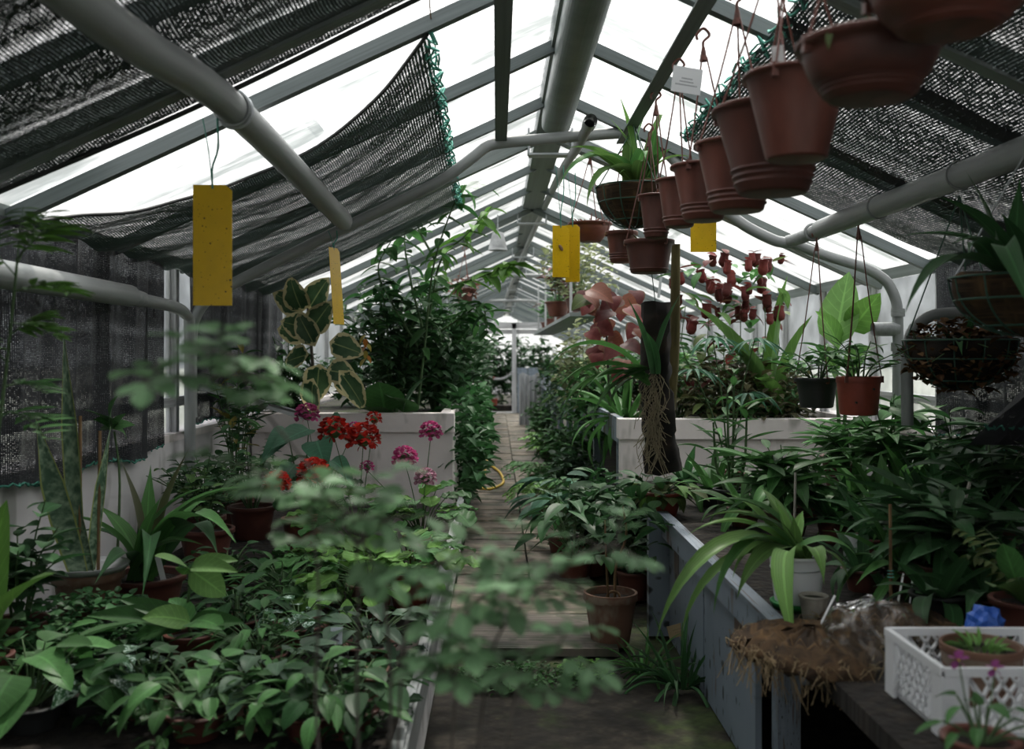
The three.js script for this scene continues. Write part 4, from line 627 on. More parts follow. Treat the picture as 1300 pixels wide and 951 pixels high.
{
  const make = (label, x, d, potMat, R, H, n, heads, mats, lm, seed) => {
    const p = onL(x, d), t = thing('geranium', label, 'potted plant', p), sy = pot(t, 0.085, 0.14, potMat, { taper: 0.76, lip: 0.008 });
    stalked(t, { n, rad: R, h: H, y: sy, len: 0.105, ratio: 1.02, geos: G.round, mats: lm, seed, lift: 0.1 });
    const s = []; heads.forEach(([hx, hy, hd, r], i) => { const q = at(hx, hy, hd).sub(p); s.push(taperTube([V(0, sy, 0), V(q.x * 0.5, lerp(sy, q.y, 0.55), q.z * 0.5), q.clone().add(V(0, -r * 0.3, 0))], 0.0032, 0.002, 4, 5)); flowerHead(t, q, r, r > 0.04 ? 20 : 12, mats[i % mats.length], seed + i); });
    if (s.length) obj('flower_stalk', merge(s), M.stem, t); return t;
  };
  make('geranium with large scarlet flower heads', 455, 4.6, M.red, 0.24, 0.24, 34, [[424, 548, 4.55, 0.07], [461, 558, 4.5, 0.076], [475, 533, 4.7, 0.04], [398, 602, 4.0, 0.066], [352, 614, 3.8, 0.05]], [L.petalRed], [...L.mid, L.bright[1]], 401);
  make('geranium with pink and white flower heads by the bench edge', 535, 4.75, M.red, 0.21, 0.24, 32, [[547, 549, 4.75, 0.054], [514, 582, 4.6, 0.058], [540, 608, 4.5, 0.05], [466, 594, 4.6, 0.034]], [L.petalPink, L.petalPink, L.petalPale, L.petalPink], [...L.mid, L.bright[1], L.bright[2]], 431);
  make('geranium with a magenta flower head before the white bed wall', 408, 5.5, M.brown, 0.2, 0.25, 24, [[390, 527, 5.5, 0.066], [450, 543, 5.5, 0.034]], [L.petalPink], L.deep, 461);
  make('geranium without flowers in a red pot, with a yellowing leaf', 520, 3.95, M.red, 0.19, 0.17, 26, [], [L.petalPink], [...L.bright, L.mid[2], L.mid[1]], 481);
  make('geranium without flowers among the low greens', 470, 3.75, M.brown, 0.2, 0.13, 26, [], [L.petalPink], [...L.bright, L.mid[1]], 491);
}
// ---------- planting bed beyond the geraniums ----------
{
  const B = 0.925, onB = (x, d) => V((x - 631) / FOCAL * d, B - 0.03, -d);
  { // variegated rubber plant
    const p = onB(400, 7.0), t = thing('variegated_rubber_plant', 'rubber plant with large cream edged oval leaves', 'plant', p), A = (x, y, d = 7) => at(x, y, d).sub(p);
    obj('stem', merge([taperTube([V(0, 0, 0), A(398, 480), A(394, 425), A(390, 385)], 0.016, 0.008, 5, 7), taperTube([A(398, 480), A(430, 462), A(445, 445)], 0.009, 0.005, 4, 6)]), M.twig, t);
    [[386, 392, 346, 372, 0.2], [384, 396, 368, 350, 0.19], [392, 392, 418, 352, 0.2], [395, 420, 422, 382, 0.19], [392, 418, 356, 408, 0.21], [394, 424, 352, 418, 0.2], [418, 434, 462, 450, 0.19], [406, 462, 402, 510, 0.2], [425, 475, 465, 508, 0.18], [415, 470, 452, 478, 0.19], [392, 450, 362, 460, 0.17], [398, 480, 400, 528, 0.17], [400, 440, 378, 398, 0.16], [430, 470, 462, 520, 0.15]].forEach(([x, y, tx, ty, w], i) => leafFace(t, G.ovate[i % 2], L.variegated[i % 3], A(x, y, 6.95 - 0.03 * i), A(tx, ty, 6.85 - 0.02 * (i % 5)), w, V((i % 5 - 2) * 0.25, 0.35, 1)));
  }
  const dense = (label, x, d, o) => { const t = thing('shrub', label, 'shrub', onB(x, d), o.group); bush(t, { stems: 14, h: 0.9, rx: 0.42, len: 0.14, ratio: 0.42, geos: G.ovate, mats: L.deep, from: 0.12, stemR: 0.008, el: 0.05, ...o }); if (o.fill) foliage(t, { n: o.fill, rx: (o.rx ?? 0.42) * 0.95, ry: (o.h ?? 0.9) * 0.48, y: (o.h ?? 0.9) * 0.45, len: 0.11, ratio: 0.45, mat: L.deep[0], seed: o.seed + 1 }); return t; };
  dense('dense dark shrub close behind the variegated rubber plant', 500, 7.5, { leaves: 290, stems: 20, seed: 501, h: 1.12, rx: 0.48, fill: 420, len: 0.17, mats: [...L.deep, L.mid[0]] });
  dense('dense broad leaved shrub overhanging the path behind the geraniums', 552, 8.1, { leaves: 290, stems: 20, seed: 502, h: 1.15, rx: 0.42, fill: 420, len: 0.19, mats: [...L.deep, L.mid[0], L.mid[1]] });
  dense('dark bush beside the short black curtain', 366, 7.2, { leaves: 140, seed: 503, h: 0.6, rx: 0.26, fill: 120, len: 0.12 });
  { const t = thing('tall_pot_plant', 'tall pot plant with yellow tinged leaves beneath the wall pipe', 'potted plant', onL(300, 5.75)), sy = pot(t, 0.11, 0.22, M.brownDark); bush(t, { stems: 14, leaves: 170, h: 0.95, rx: 0.17, rz: 0.4, y: sy, from: 0.4, len: 0.12, ratio: 0.36, geos: G.ovate, mats: [...L.mid, ...L.deep, L.yellow[0]], seed: 504 }); }
  for (let k = 0; k < 7; k++) dense('leafy shrub filling the far planting bed beside the path', 572 + k * 4, 9.3 + k * 1.5, { leaves: 110, seed: 510 + k, h: 0.95 - 0.02 * k, rx: 0.5, fill: 260, len: 0.18, group: 'shrubs in the far bed', mats: [...L.deep, L.mid[0]] });
  for (let k = 0; k < 4; k++) { const t = thing('shrub', 'low shrub against the far side wall', 'shrub', V(-1.2, B - 0.03, -(8.6 + k * 2.2)), 'low wall shrubs'); bush(t, { stems: 12, leaves: 90, h: 0.6, rx: 0.45, len: 0.14, ratio: 0.45, geos: G.ovate, mats: L.deep, seed: 530 + k }); foliage(t, { n: 160, rx: 0.4, ry: 0.3, y: 0.28, len: 0.11, mat: L.deep[0], seed: 540 + k }); }
  { // tall open shrub reaching into the roof
    const p = onB(530, 7.3), t = thing('tall_shrub', 'tall open shrub whose branches reach up to the roof pipe', 'shrub', p), A = (x, y, d = 7.3) => at(x, y, d).sub(p), r = rng(77), st = [];
    const br = [[[530, 520], [540, 430], [550, 340], [572, 270], [590, 235]], [[545, 400], [560, 330], [590, 300], [625, 262]], [[540, 430], [520, 350], [515, 290], [545, 240]], [[550, 370], [600, 355], [640, 340], [655, 336]], [[530, 440], [495, 380], [480, 340], [500, 300]], [[552, 330], [530, 280], [560, 245], [610, 232]], [[560, 420], [590, 400], [612, 385], [618, 420]]];
    br.forEach((q, b) => { const pts = q.map(([x, y], i) => A(x, y, 7.3 + (b % 3 - 1) * 0.12 * i)), c = new THREE.CatmullRomCurve3(pts); st.push(taperTube(pts, 0.011, 0.004, 5, 6)); for (let k = 0; k < 26; k++) { const u = lerp(0.22, 1, k / 25), a = k * 2.4 + r(), l = 0.19 * (0.6 + 0.6 * r()); leaf(t, pick(G.ovate, r), pick(b === 3 || b === 1 ? L.bright : [...L.mid, L.deep[2]], r), c.getPoint(u), a, -0.25 + (r() - 0.5) * 0.9, l, l * 0.42, (r() - 0.5) * 0.7); } });
    obj('stem', merge(st), M.stem, t);
    for (let i = 0; i < 7; i++) leafTo(t, G.lance[1], i % 2 ? L.orange[1] : L.yellow[1], A(464, 425 + i * 5, 6.95), A(464 + (i % 3 - 1) * 7, 437 + i * 5, 6.9), 0.035, 0, 'petal');
  }
  { const p = onB(512, 6.95), t = thing('split_leaf_plant', 'plant with one great ribbed leaf above the white coping', 'plant', p), A = (x, y, d) => at(x, y, d).sub(p); leafTo(t, G.ovate[1], L.mid[1], V(-0.12, 0.05, 0.06), A(478, 485, 6.75), 0.3, 0.2); leafTo(t, G.ovate[2], L.mid[0], V(0, 0.05, 0), A(500, 505, 6.72), 0.28, -0.3); leafTo(t, G.ovate[1], L.deep[2], V(0, 0.05, 0), A(540, 480, 6.9), 0.25, 0.4); leafTo(t, G.ovate[1], L.mid[0], V(-0.1, 0, 0), A(450, 520, 6.7), 0.2, 0.1); }
  { const t = thing('trailing_creeper', 'small leaved creeper trailing down the bed wall beside the path', 'creeper', V(-0.25, 0.9, -8.2)); foliage(t, { n: 1000, rx: 0.2, ry: 0.5, rz: 1.6, y: -0.25, len: 0.13, ratio: 0.5, mat: L.deep[2], seed: 551 }); rosette(t, { n: 60, geos: G.ovate, mats: [...L.deep, L.mid[0]], el: [-0.9, 0.5], len: 0.13, wid: 0.055, y: -0.1, r0: 0.1, seed: 552 }); foliage(t, { n: 1000, rx: 0.15, ry: 0.42, rz: 5, z: -6.6, y: -0.25, len: 0.1, ratio: 0.5, mat: L.deep[2], seed: 553, name: 'far_foliage' }); }
  { const p = at(590, 385, 9.5), h = 0.14; const [t, sy] = hangingPot('hanging_pot', 'far hanging pot of pinkish trailing plant above the shrubs', p, 0.09, h, EYE + 1.0, M.brownDark, {}); foliage(t, { n: 130, rx: 0.14, ry: 0.13, y: sy + 0.02, len: 0.07, mat: leafMat(0.3, 0.14, 0.1), seed: 91 }); }
}
// feathery plant at the wall pipe
{
  const p = onL(-60, 2.5), t = thing('feathery_plant', 'feathery plant with narrow leaflets in front of the wall pipe', 'potted plant', p), sy = pot(t, 0.1, 0.16, M.brownDark), A = (x, y, d = 2.4) => at(x, y, d).sub(p);
  obj('stem', taperTube([V(0, sy, 0), A(-10, 600), A(10, 450), A(22, 330)], 0.006, 0.003, 6, 6), M.stem, t);
  [[20, 330, 90, 285], [20, 340, 62, 268], [18, 370, 90, 372], [20, 350, -40, 300], [14, 410, 75, 430], [10, 430, 60, 395], [22, 330, 30, 262], [8, 460, -50, 420], [5, 490, 60, 500], [0, 520, 62, 560], [-5, 540, -60, 520]].forEach(([x, y, tx, ty], i) => frond(t, A(x, y), A(tx, ty, 2.3 + 0.03 * i), { n: 8, len: 0.07, ratio: 0.2, geo: G.lance[0], mats: i > 7 ? L.mid : L.bright, seed: 900 + i, stalk: 0.002, arch: 0.1, el: 0 }));
}

// ---------- right bench ----------
{
  { // white pot with drooping strap leaves
    const p = onR(1012, 3.12), t = thing('strap_leaf_orchid', 'orchid with long drooping strap leaves in a white pot with green saucer', 'potted plant', p), A = (x, y, d = 3.1) => at(x, y, d).sub(p);
    const sy = pot(t, 0.084, 0.15, M.whitePlastic, { y: 0.02, taper: 0.82, lip: 0.005, lipH: 0.012, soil: M.moss });
    obj('saucer', lathe([[0, 0], [0.075, 0], [0.084, 0.022], [0.079, 0.022], [0.07, 0.006], [0, 0.006]], 28), M.greenPlastic, t);
    obj('band', lathe([[0.079, 0.125], [0.0835, 0.126], [0.0835, 0.129], [0.079, 0.13]], 28), M.alu, t);
    [[884, 835, 2.75, 0.045, 3], [906, 780, 2.85, 0.035, 3], [958, 838, 2.75, 0.052, 3], [966, 770, 2.9, 0.05, 3], [1046, 742, 2.9, 0.04, 3], [1088, 716, 3.0, 0.045, 3], [1082, 738, 3.05, 0.035, 3], [872, 680, 3.05, 0.03, 2], [880, 705, 3.1, 0.03, 2], [900, 640, 3.2, 0.035, 2], [920, 625, 3.3, 0.03, 1], [985, 630, 3.2, 0.035, 0], [1010, 655, 3.1, 0.03, 0], [938, 655, 3.2, 0.035, 2], [975, 648, 3.3, 0.03, 1], [900, 830, 2.9, 0.03, 3], [930, 735, 3.0, 0.03, 3], [1000, 640, 3.3, 0.025, 0], [950, 620, 3.4, 0.03, 1], [890, 660, 3.3, 0.03, 2], [1030, 650, 3.25, 0.03, 1], [960, 680, 2.95, 0.035, 2]].forEach(([x, y, d, w, k], i) => leafTo(t, G.strap[k], (i % 4 === 1 ? L.strap : L.strapBright)[i % 3], V((i % 5 - 2) * 0.014, sy, (i % 3 - 1) * 0.015), A(x, y, d), w * 1.3, (i % 3 - 1) * 0.3));
  }
  { const t = thing('small_pot', 'small cream pot of dry compost leaning on the coir', 'pot', onR(1033, 2.98)); pot(t, 0.042, 0.075, M.cream, { taper: 0.75, lip: 0.002, lipH: 0.008, soil: M.moss }); }
  // strap and lance leaved orchids, x, d, kind
  const orch = [
    ['large orchid clump with broad arching leaves over the bed coping', 1165, 4.6, 34, 0.42, 0.075, L.strap, [0.05, 1.25], 0.09],
    ['orchid clump with upright dark leaves beneath the bark basket', 1190, 4.0, 26, 0.40, 0.06, L.strapDeep, [0.2, 1.35], 0.09],
    ['orchid with grey green leaves beside the wooden stake', 1110, 3.8, 18, 0.30, 0.05, L.strapDeep, [0.2, 1.3], 0.08],
    ['orchid with broad dark leaves below the draped net', 1225, 3.6, 22, 0.36, 0.06, L.strapDeep, [0.1, 1.25], 0.08],
    ['orchid with short upright leaves behind the white pot', 1062, 4.2, 16, 0.24, 0.045, L.strapDeep, [0.3, 1.3], 0.08],
    ['low orchid with spreading leaves before the bed coping', 985, 5.3, 22, 0.24, 0.045, L.strap, [0.1, 1.1], 0.08],
    ['orchid with mid green leaves at the bench corner post', 905, 5.2, 22, 0.26, 0.05, L.strap, [0.1, 1.2], 0.08],
    ['orchid with long narrow leaves beside the white pot', 1150, 3.3, 20, 0.32, 0.04, L.strap, [0.1, 1.25], 0.07],
    ['orchid with pale ribbed leaves above the crate', 1225, 3.2, 16, 0.28, 0.05, L.strap, [0.15, 1.2], 0.07],
    ['orchid with leathery dark leaves behind the crate', 1190, 2.95, 14, 0.24, 0.05, L.strapDeep, [0.1, 1.0], 0.07],
    ['orchid tuft with thin leaves between larger orchids', 1030, 4.8, 18, 0.22, 0.03, L.strapDeep, [0.2, 1.3], 0.07],
    ['orchid with leaves brushing the low side wall', 1205, 4.7, 20, 0.34, 0.06, L.strapDeep, [0.1, 1.2], 0.08],
    ['orchid with glossy leaves under the red hanging pot', 1085, 5.0, 20, 0.30, 0.055, L.strap, [0.1, 1.2], 0.08],
    ['orchid with long arching leaves above the plastic bag', 1125, 4.3, 26, 0.40, 0.065, L.strap, [0.0, 1.1], 0.08],
    ['orchid with crowded short leaves before the tied stake', 1095, 3.35, 18, 0.2, 0.035, L.strapDeep, [0.1, 1.2], 0.06],
    ['orchid with half hidden dark leaves behind the tied stake', 1160, 3.75, 22, 0.34, 0.055, L.strapDeep, [0.0, 1.1], 0.07],
    ['orchid with soft leaves under the caned orchid', 945, 4.6, 24, 0.24, 0.045, L.strap, [0.0, 1.1], 0.07],
    ['orchid with dark leaves at the wall beyond the crate', 1255, 2.95, 20, 0.28, 0.05, L.strapDeep, [0.0, 1.1], 0.06],
    ['orchid with dull leaves at the far end of the bench', 870, 5.7, 16, 0.22, 0.045, L.strapDeep, [0.1, 1.2], 0.07],
  ];
  orch.forEach(([label, x, d, n, len, wid, mats, el, pr], i) => { const t = thing('orchid', label, 'potted plant', onR(x, d)), sy = pot(t, pr, pr * 1.25, i % 3 ? M.brownDark : M.black, { taper: 0.78, soil: M.moss }); rosette(t, { n, geos: G.strap, mats, el, len, wid, y: sy, r0: 0.03, seed: 600 + i, roll: 0.9 }); });
  [['tall leafy orchid clump rising over the bed coping', 1130, 4.9, 0.5, L.mid], ['tall dark orchid clump beneath the bark basket', 1215, 4.5, 0.46, L.deep], ['tall orchid clump under the red hanging pot', 1075, 5.4, 0.4, L.mid], ['leafy orchid clump by the draped net', 1262, 3.75, 0.42, L.deep], ['leafy orchid clump behind the crate', 1200, 3.2, 0.3, L.deep], ['leafy orchid clump between the white pot and the bed', 1000, 4.3, 0.3, L.mid]].forEach(([label, x, d, h, mats], i) => { const t = thing('orchid', label, 'potted plant', onR(x, d)), sy = pot(t, 0.09, 0.12, M.brownDark, { soil: M.moss }); bush(t, { stems: 12, leaves: 96, h, rx: 0.2, y: sy, len: 0.26, ratio: 0.24, geos: G.lance, mats: i % 2 ? [...mats, L.mid[0]] : mats, el: 0.15, from: 0.3, seed: 560 + i, stemR: 0.006 }); });
  { const t = thing('orchid', 'tall caned orchid with drooping lance leaves beside the epiphyte log', 'potted plant', onR(928, 5.0)), sy = pot(t, 0.08, 0.12, M.black), st = [], r = rng(640); [[-0.03, 0.6, 0.05], [0.02, 0.7, -0.02], [0.06, 0.52, 0.08], [-0.08, 0.45, -0.04]].forEach(([dx, h, dz]) => { const q = [V(dx * 0.3, sy, dz * 0.3), V(dx * 0.8, h * 0.5, dz), V(dx, h, dz)]; st.push(taperTube(q, 0.008, 0.005, 4, 6)); const c = new THREE.CatmullRomCurve3(q); for (let k = 0; k < 9; k++) leaf(t, pick(G.lance, r), pick(L.mid, r), c.getPoint(0.25 + 0.75 * k / 8), k * 2.6 + r(), 0.2 + 0.5 * r(), 0.2 * (0.7 + 0.5 * r()), 0.035); }); obj('stem', merge(st), M.stem, t); }
  { // palm-like fans
    const t = thing('palm_seedling', 'young palm with fanned leaflets above the bed coping', 'potted plant', onR(925, 5.55)), sy = pot(t, 0.09, 0.14, M.brownDark), A = (x, y, d) => at(x, y, d).sub(t.position), st = []; const r = rng(650);
    [[958, 432, 5.3], [905, 430, 5.4], [880, 470, 5.3], [950, 500, 5.2]].forEach(([x, y, d], b) => { const q = A(x, y, d); st.push(taperTube([V(0, sy, 0), V(q.x * 0.4, q.y * 0.6, q.z * 0.4), q], 0.006, 0.003, 5, 6)); for (let k = 0; k < 9; k++) { const a = (k / 8 - 0.5) * 3.4 + 0.4 * (b % 2); leaf(t, G.lance[2], pick(L.blue, r), q, a, 0.15 - Math.abs(k - 4) * 0.08, 0.20 * (0.8 + 0.4 * r()), 0.022, 0, 'leaflet'); } }); obj('stem', merge(st), M.stem, t); }
  // stakes, tags
  for (const [x0, y0, x1, y1, d, l, m] of [[1131, 745, 1130, 640, 3.1, 'dark bamboo stake tied with green string beside the white tag', M.stick], [1203, 735, 1231, 612, 3.3, 'pale slanting cane among the orchids', M.cream], [1008, 690, 1010, 600, 3.9, 'short pale cane behind the white pot', M.cream]]) { const a = at(x0, y0, d), b = at(x1, y1, d), t = thing('plant_stake', l, 'stake', V(a.x, BR, a.z)); obj('cane', tube([V(0, -0.002, 0), a.clone().sub(t.position), b.clone().sub(t.position)], 0.005, 3, 7), m, t); if (m === M.stick) obj('string_tie', merge([0, 1, 2].map((k) => new THREE.TorusGeometry(0.009, 0.002, 5, 12).rotateX(1.4).translate(0, 0.10 + k * 0.01, 0))), M.teal, t); }
  for (const [x0, y0, x1, y1, d, w, l] of [[1043, 800, 1060, 756, 2.72, 0.012, 'long white plant tag stuck in the coir'], [1142, 752, 1147, 728, 3.05, 0.012, 'short white plant tag beside the tied stake'], [1157, 750, 1160, 722, 3.1, 0.01, 'grey plant tag behind the short white tag'], [1080, 693, 1080, 679, 3.5, 0.05, 'broad white label lying behind the white pot'], [1262, 805, 1263, 778, 2.65, 0.022, 'pale tag standing by the blue bag']]) { const a = at(x0, y0, d), b = at(x1, y1, d), t = thing('plant_tag', l, 'plant tag', V(a.x, BR, a.z)); obj('tag_blade', bar(a.clone().sub(t.position).add(V((a.x - b.x) * 0.8, Math.min(0, BR - a.y) * 0.9, 0)), b.clone().sub(t.position), w, 0.0016), M.card, t); }
  // coir mats
  { const mk = (label, x, d, rx, rz, h, seed) => { const t = thing('coir_mat', label, 'coir mat', onR(x, d)), g = new THREE.SphereGeometry(1, 36, 16), q = g.attributes.position, rr = rng(seed); for (let i = 0; i < q.count; i++) { const a = Math.atan2(q.getZ(i), q.getX(i)), k = 1 + 0.12 * Math.sin(a * 3 + seed) + 0.05 * Math.sin(a * 11) + 0.05 * (rr() - 0.5); q.setXYZ(i, q.getX(i) * rx * k, Math.max(-0.1, q.getY(i)) * h + 0.012 * Math.sin(i * 3.1), q.getZ(i) * rz * k); } g.computeVertexNormals(); obj('mat_body', g, M.coir, t);
      const f = []; for (let i = 0; i < 500; i++) { const a = rr() * 6.28, s = 0.75 + 0.35 * rr(), b = V(Math.cos(a) * rx * s, h * 0.4 * rr(), Math.sin(a) * rz * s); f.push(tube([b, b.clone().add(V((rr() - 0.5) * 0.05, 0.02 * rr(), (rr() - 0.5) * 0.05)), b.clone().add(V((rr() - 0.5) * 0.09, -0.11 * rr(), (rr() - 0.5) * 0.09))], 0.0012, 2, 3)); } obj('fibres', merge(f), std({ color: rgb(0.28, 0.21, 0.12), roughness: 1 }), t).userData.kind = 'stuff'; };
    mk('ragged coir mat hanging over the bench edge under the white pot', 1035, 2.66, 0.20, 0.22, 0.06, 3); mk('ragged coir mat behind the plastic bag', 1130, 2.85, 0.2, 0.15, 0.07, 5); }
  { // crumpled clear bag
    const t = thing('plastic_bag', 'crumpled clear plastic bag beside the white crate', 'plastic bag', onR(1112, 2.55)), g = new THREE.SphereGeometry(1, 40, 24), q = g.attributes.position; for (let i = 0; i < q.count; i++) { const x = q.getX(i), y = q.getY(i), z = q.getZ(i), a = Math.atan2(z, x), k = 1 + 0.10 * Math.sin(a * 5 + y * 4) + 0.06 * Math.sin(a * 13 - y * 7) + 0.05 * Math.sin(y * 15 + a * 3); q.setXYZ(i, x * 0.13 * k, Math.max(-0.55, y) * 0.10 * k + 0.06, z * 0.10 * k); } g.computeVertexNormals(); obj('film', g, M.bag, t); }
  { // white crate with lattice sides
    const p = V(1.10, 0, -2.2), t = thing('plastic_crate', 'white plastic crate with lattice sides on the bench', 'crate', V(p.x, BR, p.z)), w = 0.36, d = 0.30, h = 0.14;
    const rim = [box(w, 0.018, 0.012, 0, h, -d / 2), box(w, 0.018, 0.012, 0, h, d / 2), box(0.012, 0.018, d, -w / 2, h, 0), box(0.012, 0.018, d, w / 2, h, 0)]; obj('rim', merge(rim), M.whitePlastic, t);
    obj('base', box(w - 0.02, 0.012, d - 0.02, 0, 0.006, 0), M.whitePlastic, t);
    for (const [x, z] of [[-1, -1], [1, -1], [-1, 1], [1, 1]]) obj('corner', merge([box(0.05, h, 0.008, x * (w / 2 - 0.025), h / 2, z * d / 2), box(0.008, h, 0.05, x * w / 2, h / 2, z * (d / 2 - 0.025))]), M.whitePlastic, t);
    for (const z of [-d / 2, d / 2]) { const s = []; for (let k = -4; k <= 4; k++) for (const q of [-1, 1]) s.push(bar(V(k * 0.03 - q * 0.05 > -w / 2 + 0.05 ? k * 0.03 - q * 0.04 : -w / 2 + 0.05, 0.02, z), V(clamp(k * 0.03 + q * 0.04, -w / 2 + 0.05, w / 2 - 0.05), h - 0.01, z), 0.006, 0.006)); obj('lattice', merge(s), M.whitePlastic, t); }
    for (const x of [-w / 2, w / 2]) { const s = []; for (let k = -3; k <= 3; k++) for (const q of [-1, 1]) s.push(bar(V(x, 0.02, clamp(k * 0.03 - q * 0.04, -d / 2 + 0.04, d / 2 - 0.04)), V(x, h - 0.01, clamp(k * 0.03 + q * 0.04, -d / 2 + 0.04, d / 2 - 0.04)), 0.006, 0.006)); obj('lattice', merge(s), M.whitePlastic, t); }
  }
  { const p = V(1.09, 0, -2.24), t = thing('clay_bowl', 'shallow clay bowl of green seedlings in the crate', 'potted plant', V(p.x, BR + 0.014, p.z)); const sy = pot(t, 0.085, 0.13, M.clay, { taper: 0.7, bowl: 1, soil: M.moss, lip: 0.004 }); rosette(t, { n: 22, geos: G.smallLance, mats: L.lime, el: [0.2, 1.3], len: 0.05, wid: 0.012, y: sy, r0: 0.03, seed: 660 }); }
  { const p = at(1250, 803, 2.55), t = thing('blue_bag', 'small crumpled blue bag behind the clay bowl', 'bag', V(p.x, BR, p.z)), g = new THREE.IcosahedronGeometry(0.042, 3), q = g.attributes.position; for (let i = 0; i < q.count; i++) { const k = 1 + 0.16 * Math.sin(q.getX(i) * 190) * Math.sin(q.getY(i) * 150) + 0.1 * Math.sin(q.getZ(i) * 210); q.setXYZ(i, q.getX(i) * k, q.getY(i) * k * 1.2 + 0.1, q.getZ(i) * k); } g.computeVertexNormals(); obj('film', g, M.blue, t); obj('stand_pot', potShape(0.045, 0.07), M.brownDark, t); }
  { // pink flowers
    const p = onR(1245, 1.86), t = thing('periwinkle', 'small plant with two mauve pink flowers in front of the crate', 'potted plant', p), sy = pot(t, 0.06, 0.08, M.brown), A = (x, y, d) => at(x, y, d).sub(p), st = []; stalked(t, { n: 12, rad: 0.1, h: 0.08, y: sy, len: 0.06, ratio: 0.45, geos: G.ovate, mats: L.mid, seed: 670 });
    for (const [x, y, s] of [[1217, 838, 0.021], [1263, 849, 0.019]]) { const c = A(x, y, 1.92); st.push(taperTube([V(0, sy, 0), c.clone().multiplyScalar(0.6), c], 0.002, 0.0015, 3, 5)); const f = obj('flower', new THREE.SphereGeometry(0.003, 8, 6), M.hose, t); f.position.copy(c); for (let k = 0; k < 5; k++) { const a = k * 2 * PI / 5 + 0.3; leafTo(f, G.obov[0], L.petalMauve[k % 3], V(0, 0, 0), V(Math.cos(a) * s, Math.sin(a) * s, 0.004), s * 0.95, 0, 'petal'); } } obj('flower_stalk', merge(st), M.stem, t); }
  { const t = thing('fern', 'pale feathery fern cut by the bench end', 'potted plant', onR(1300, 2.75)), sy = pot(t, 0.08, 0.12, M.brownDark); const r = rng(680); for (let i = 0; i < 9; i++) { const a = i * 2.4; frond(t, V(0, sy, 0), V(Math.sin(a) * 0.17, sy + 0.1 + 0.1 * r(), Math.cos(a) * 0.17), { n: 7, len: 0.04, ratio: 0.3, geo: G.lance[1], mats: L.olive, seed: 681 + i, stalk: 0.0015 }); } leafTo(t, G.obov[0], L.mid[2], V(0, sy, 0), at(1268, 690, 2.7).sub(t.position), 0.07, 0.5); leafTo(t, G.obov[1], L.bright[0], V(0, sy, 0), at(1255, 745, 2.6).sub(t.position), 0.09, 0.2); }
}
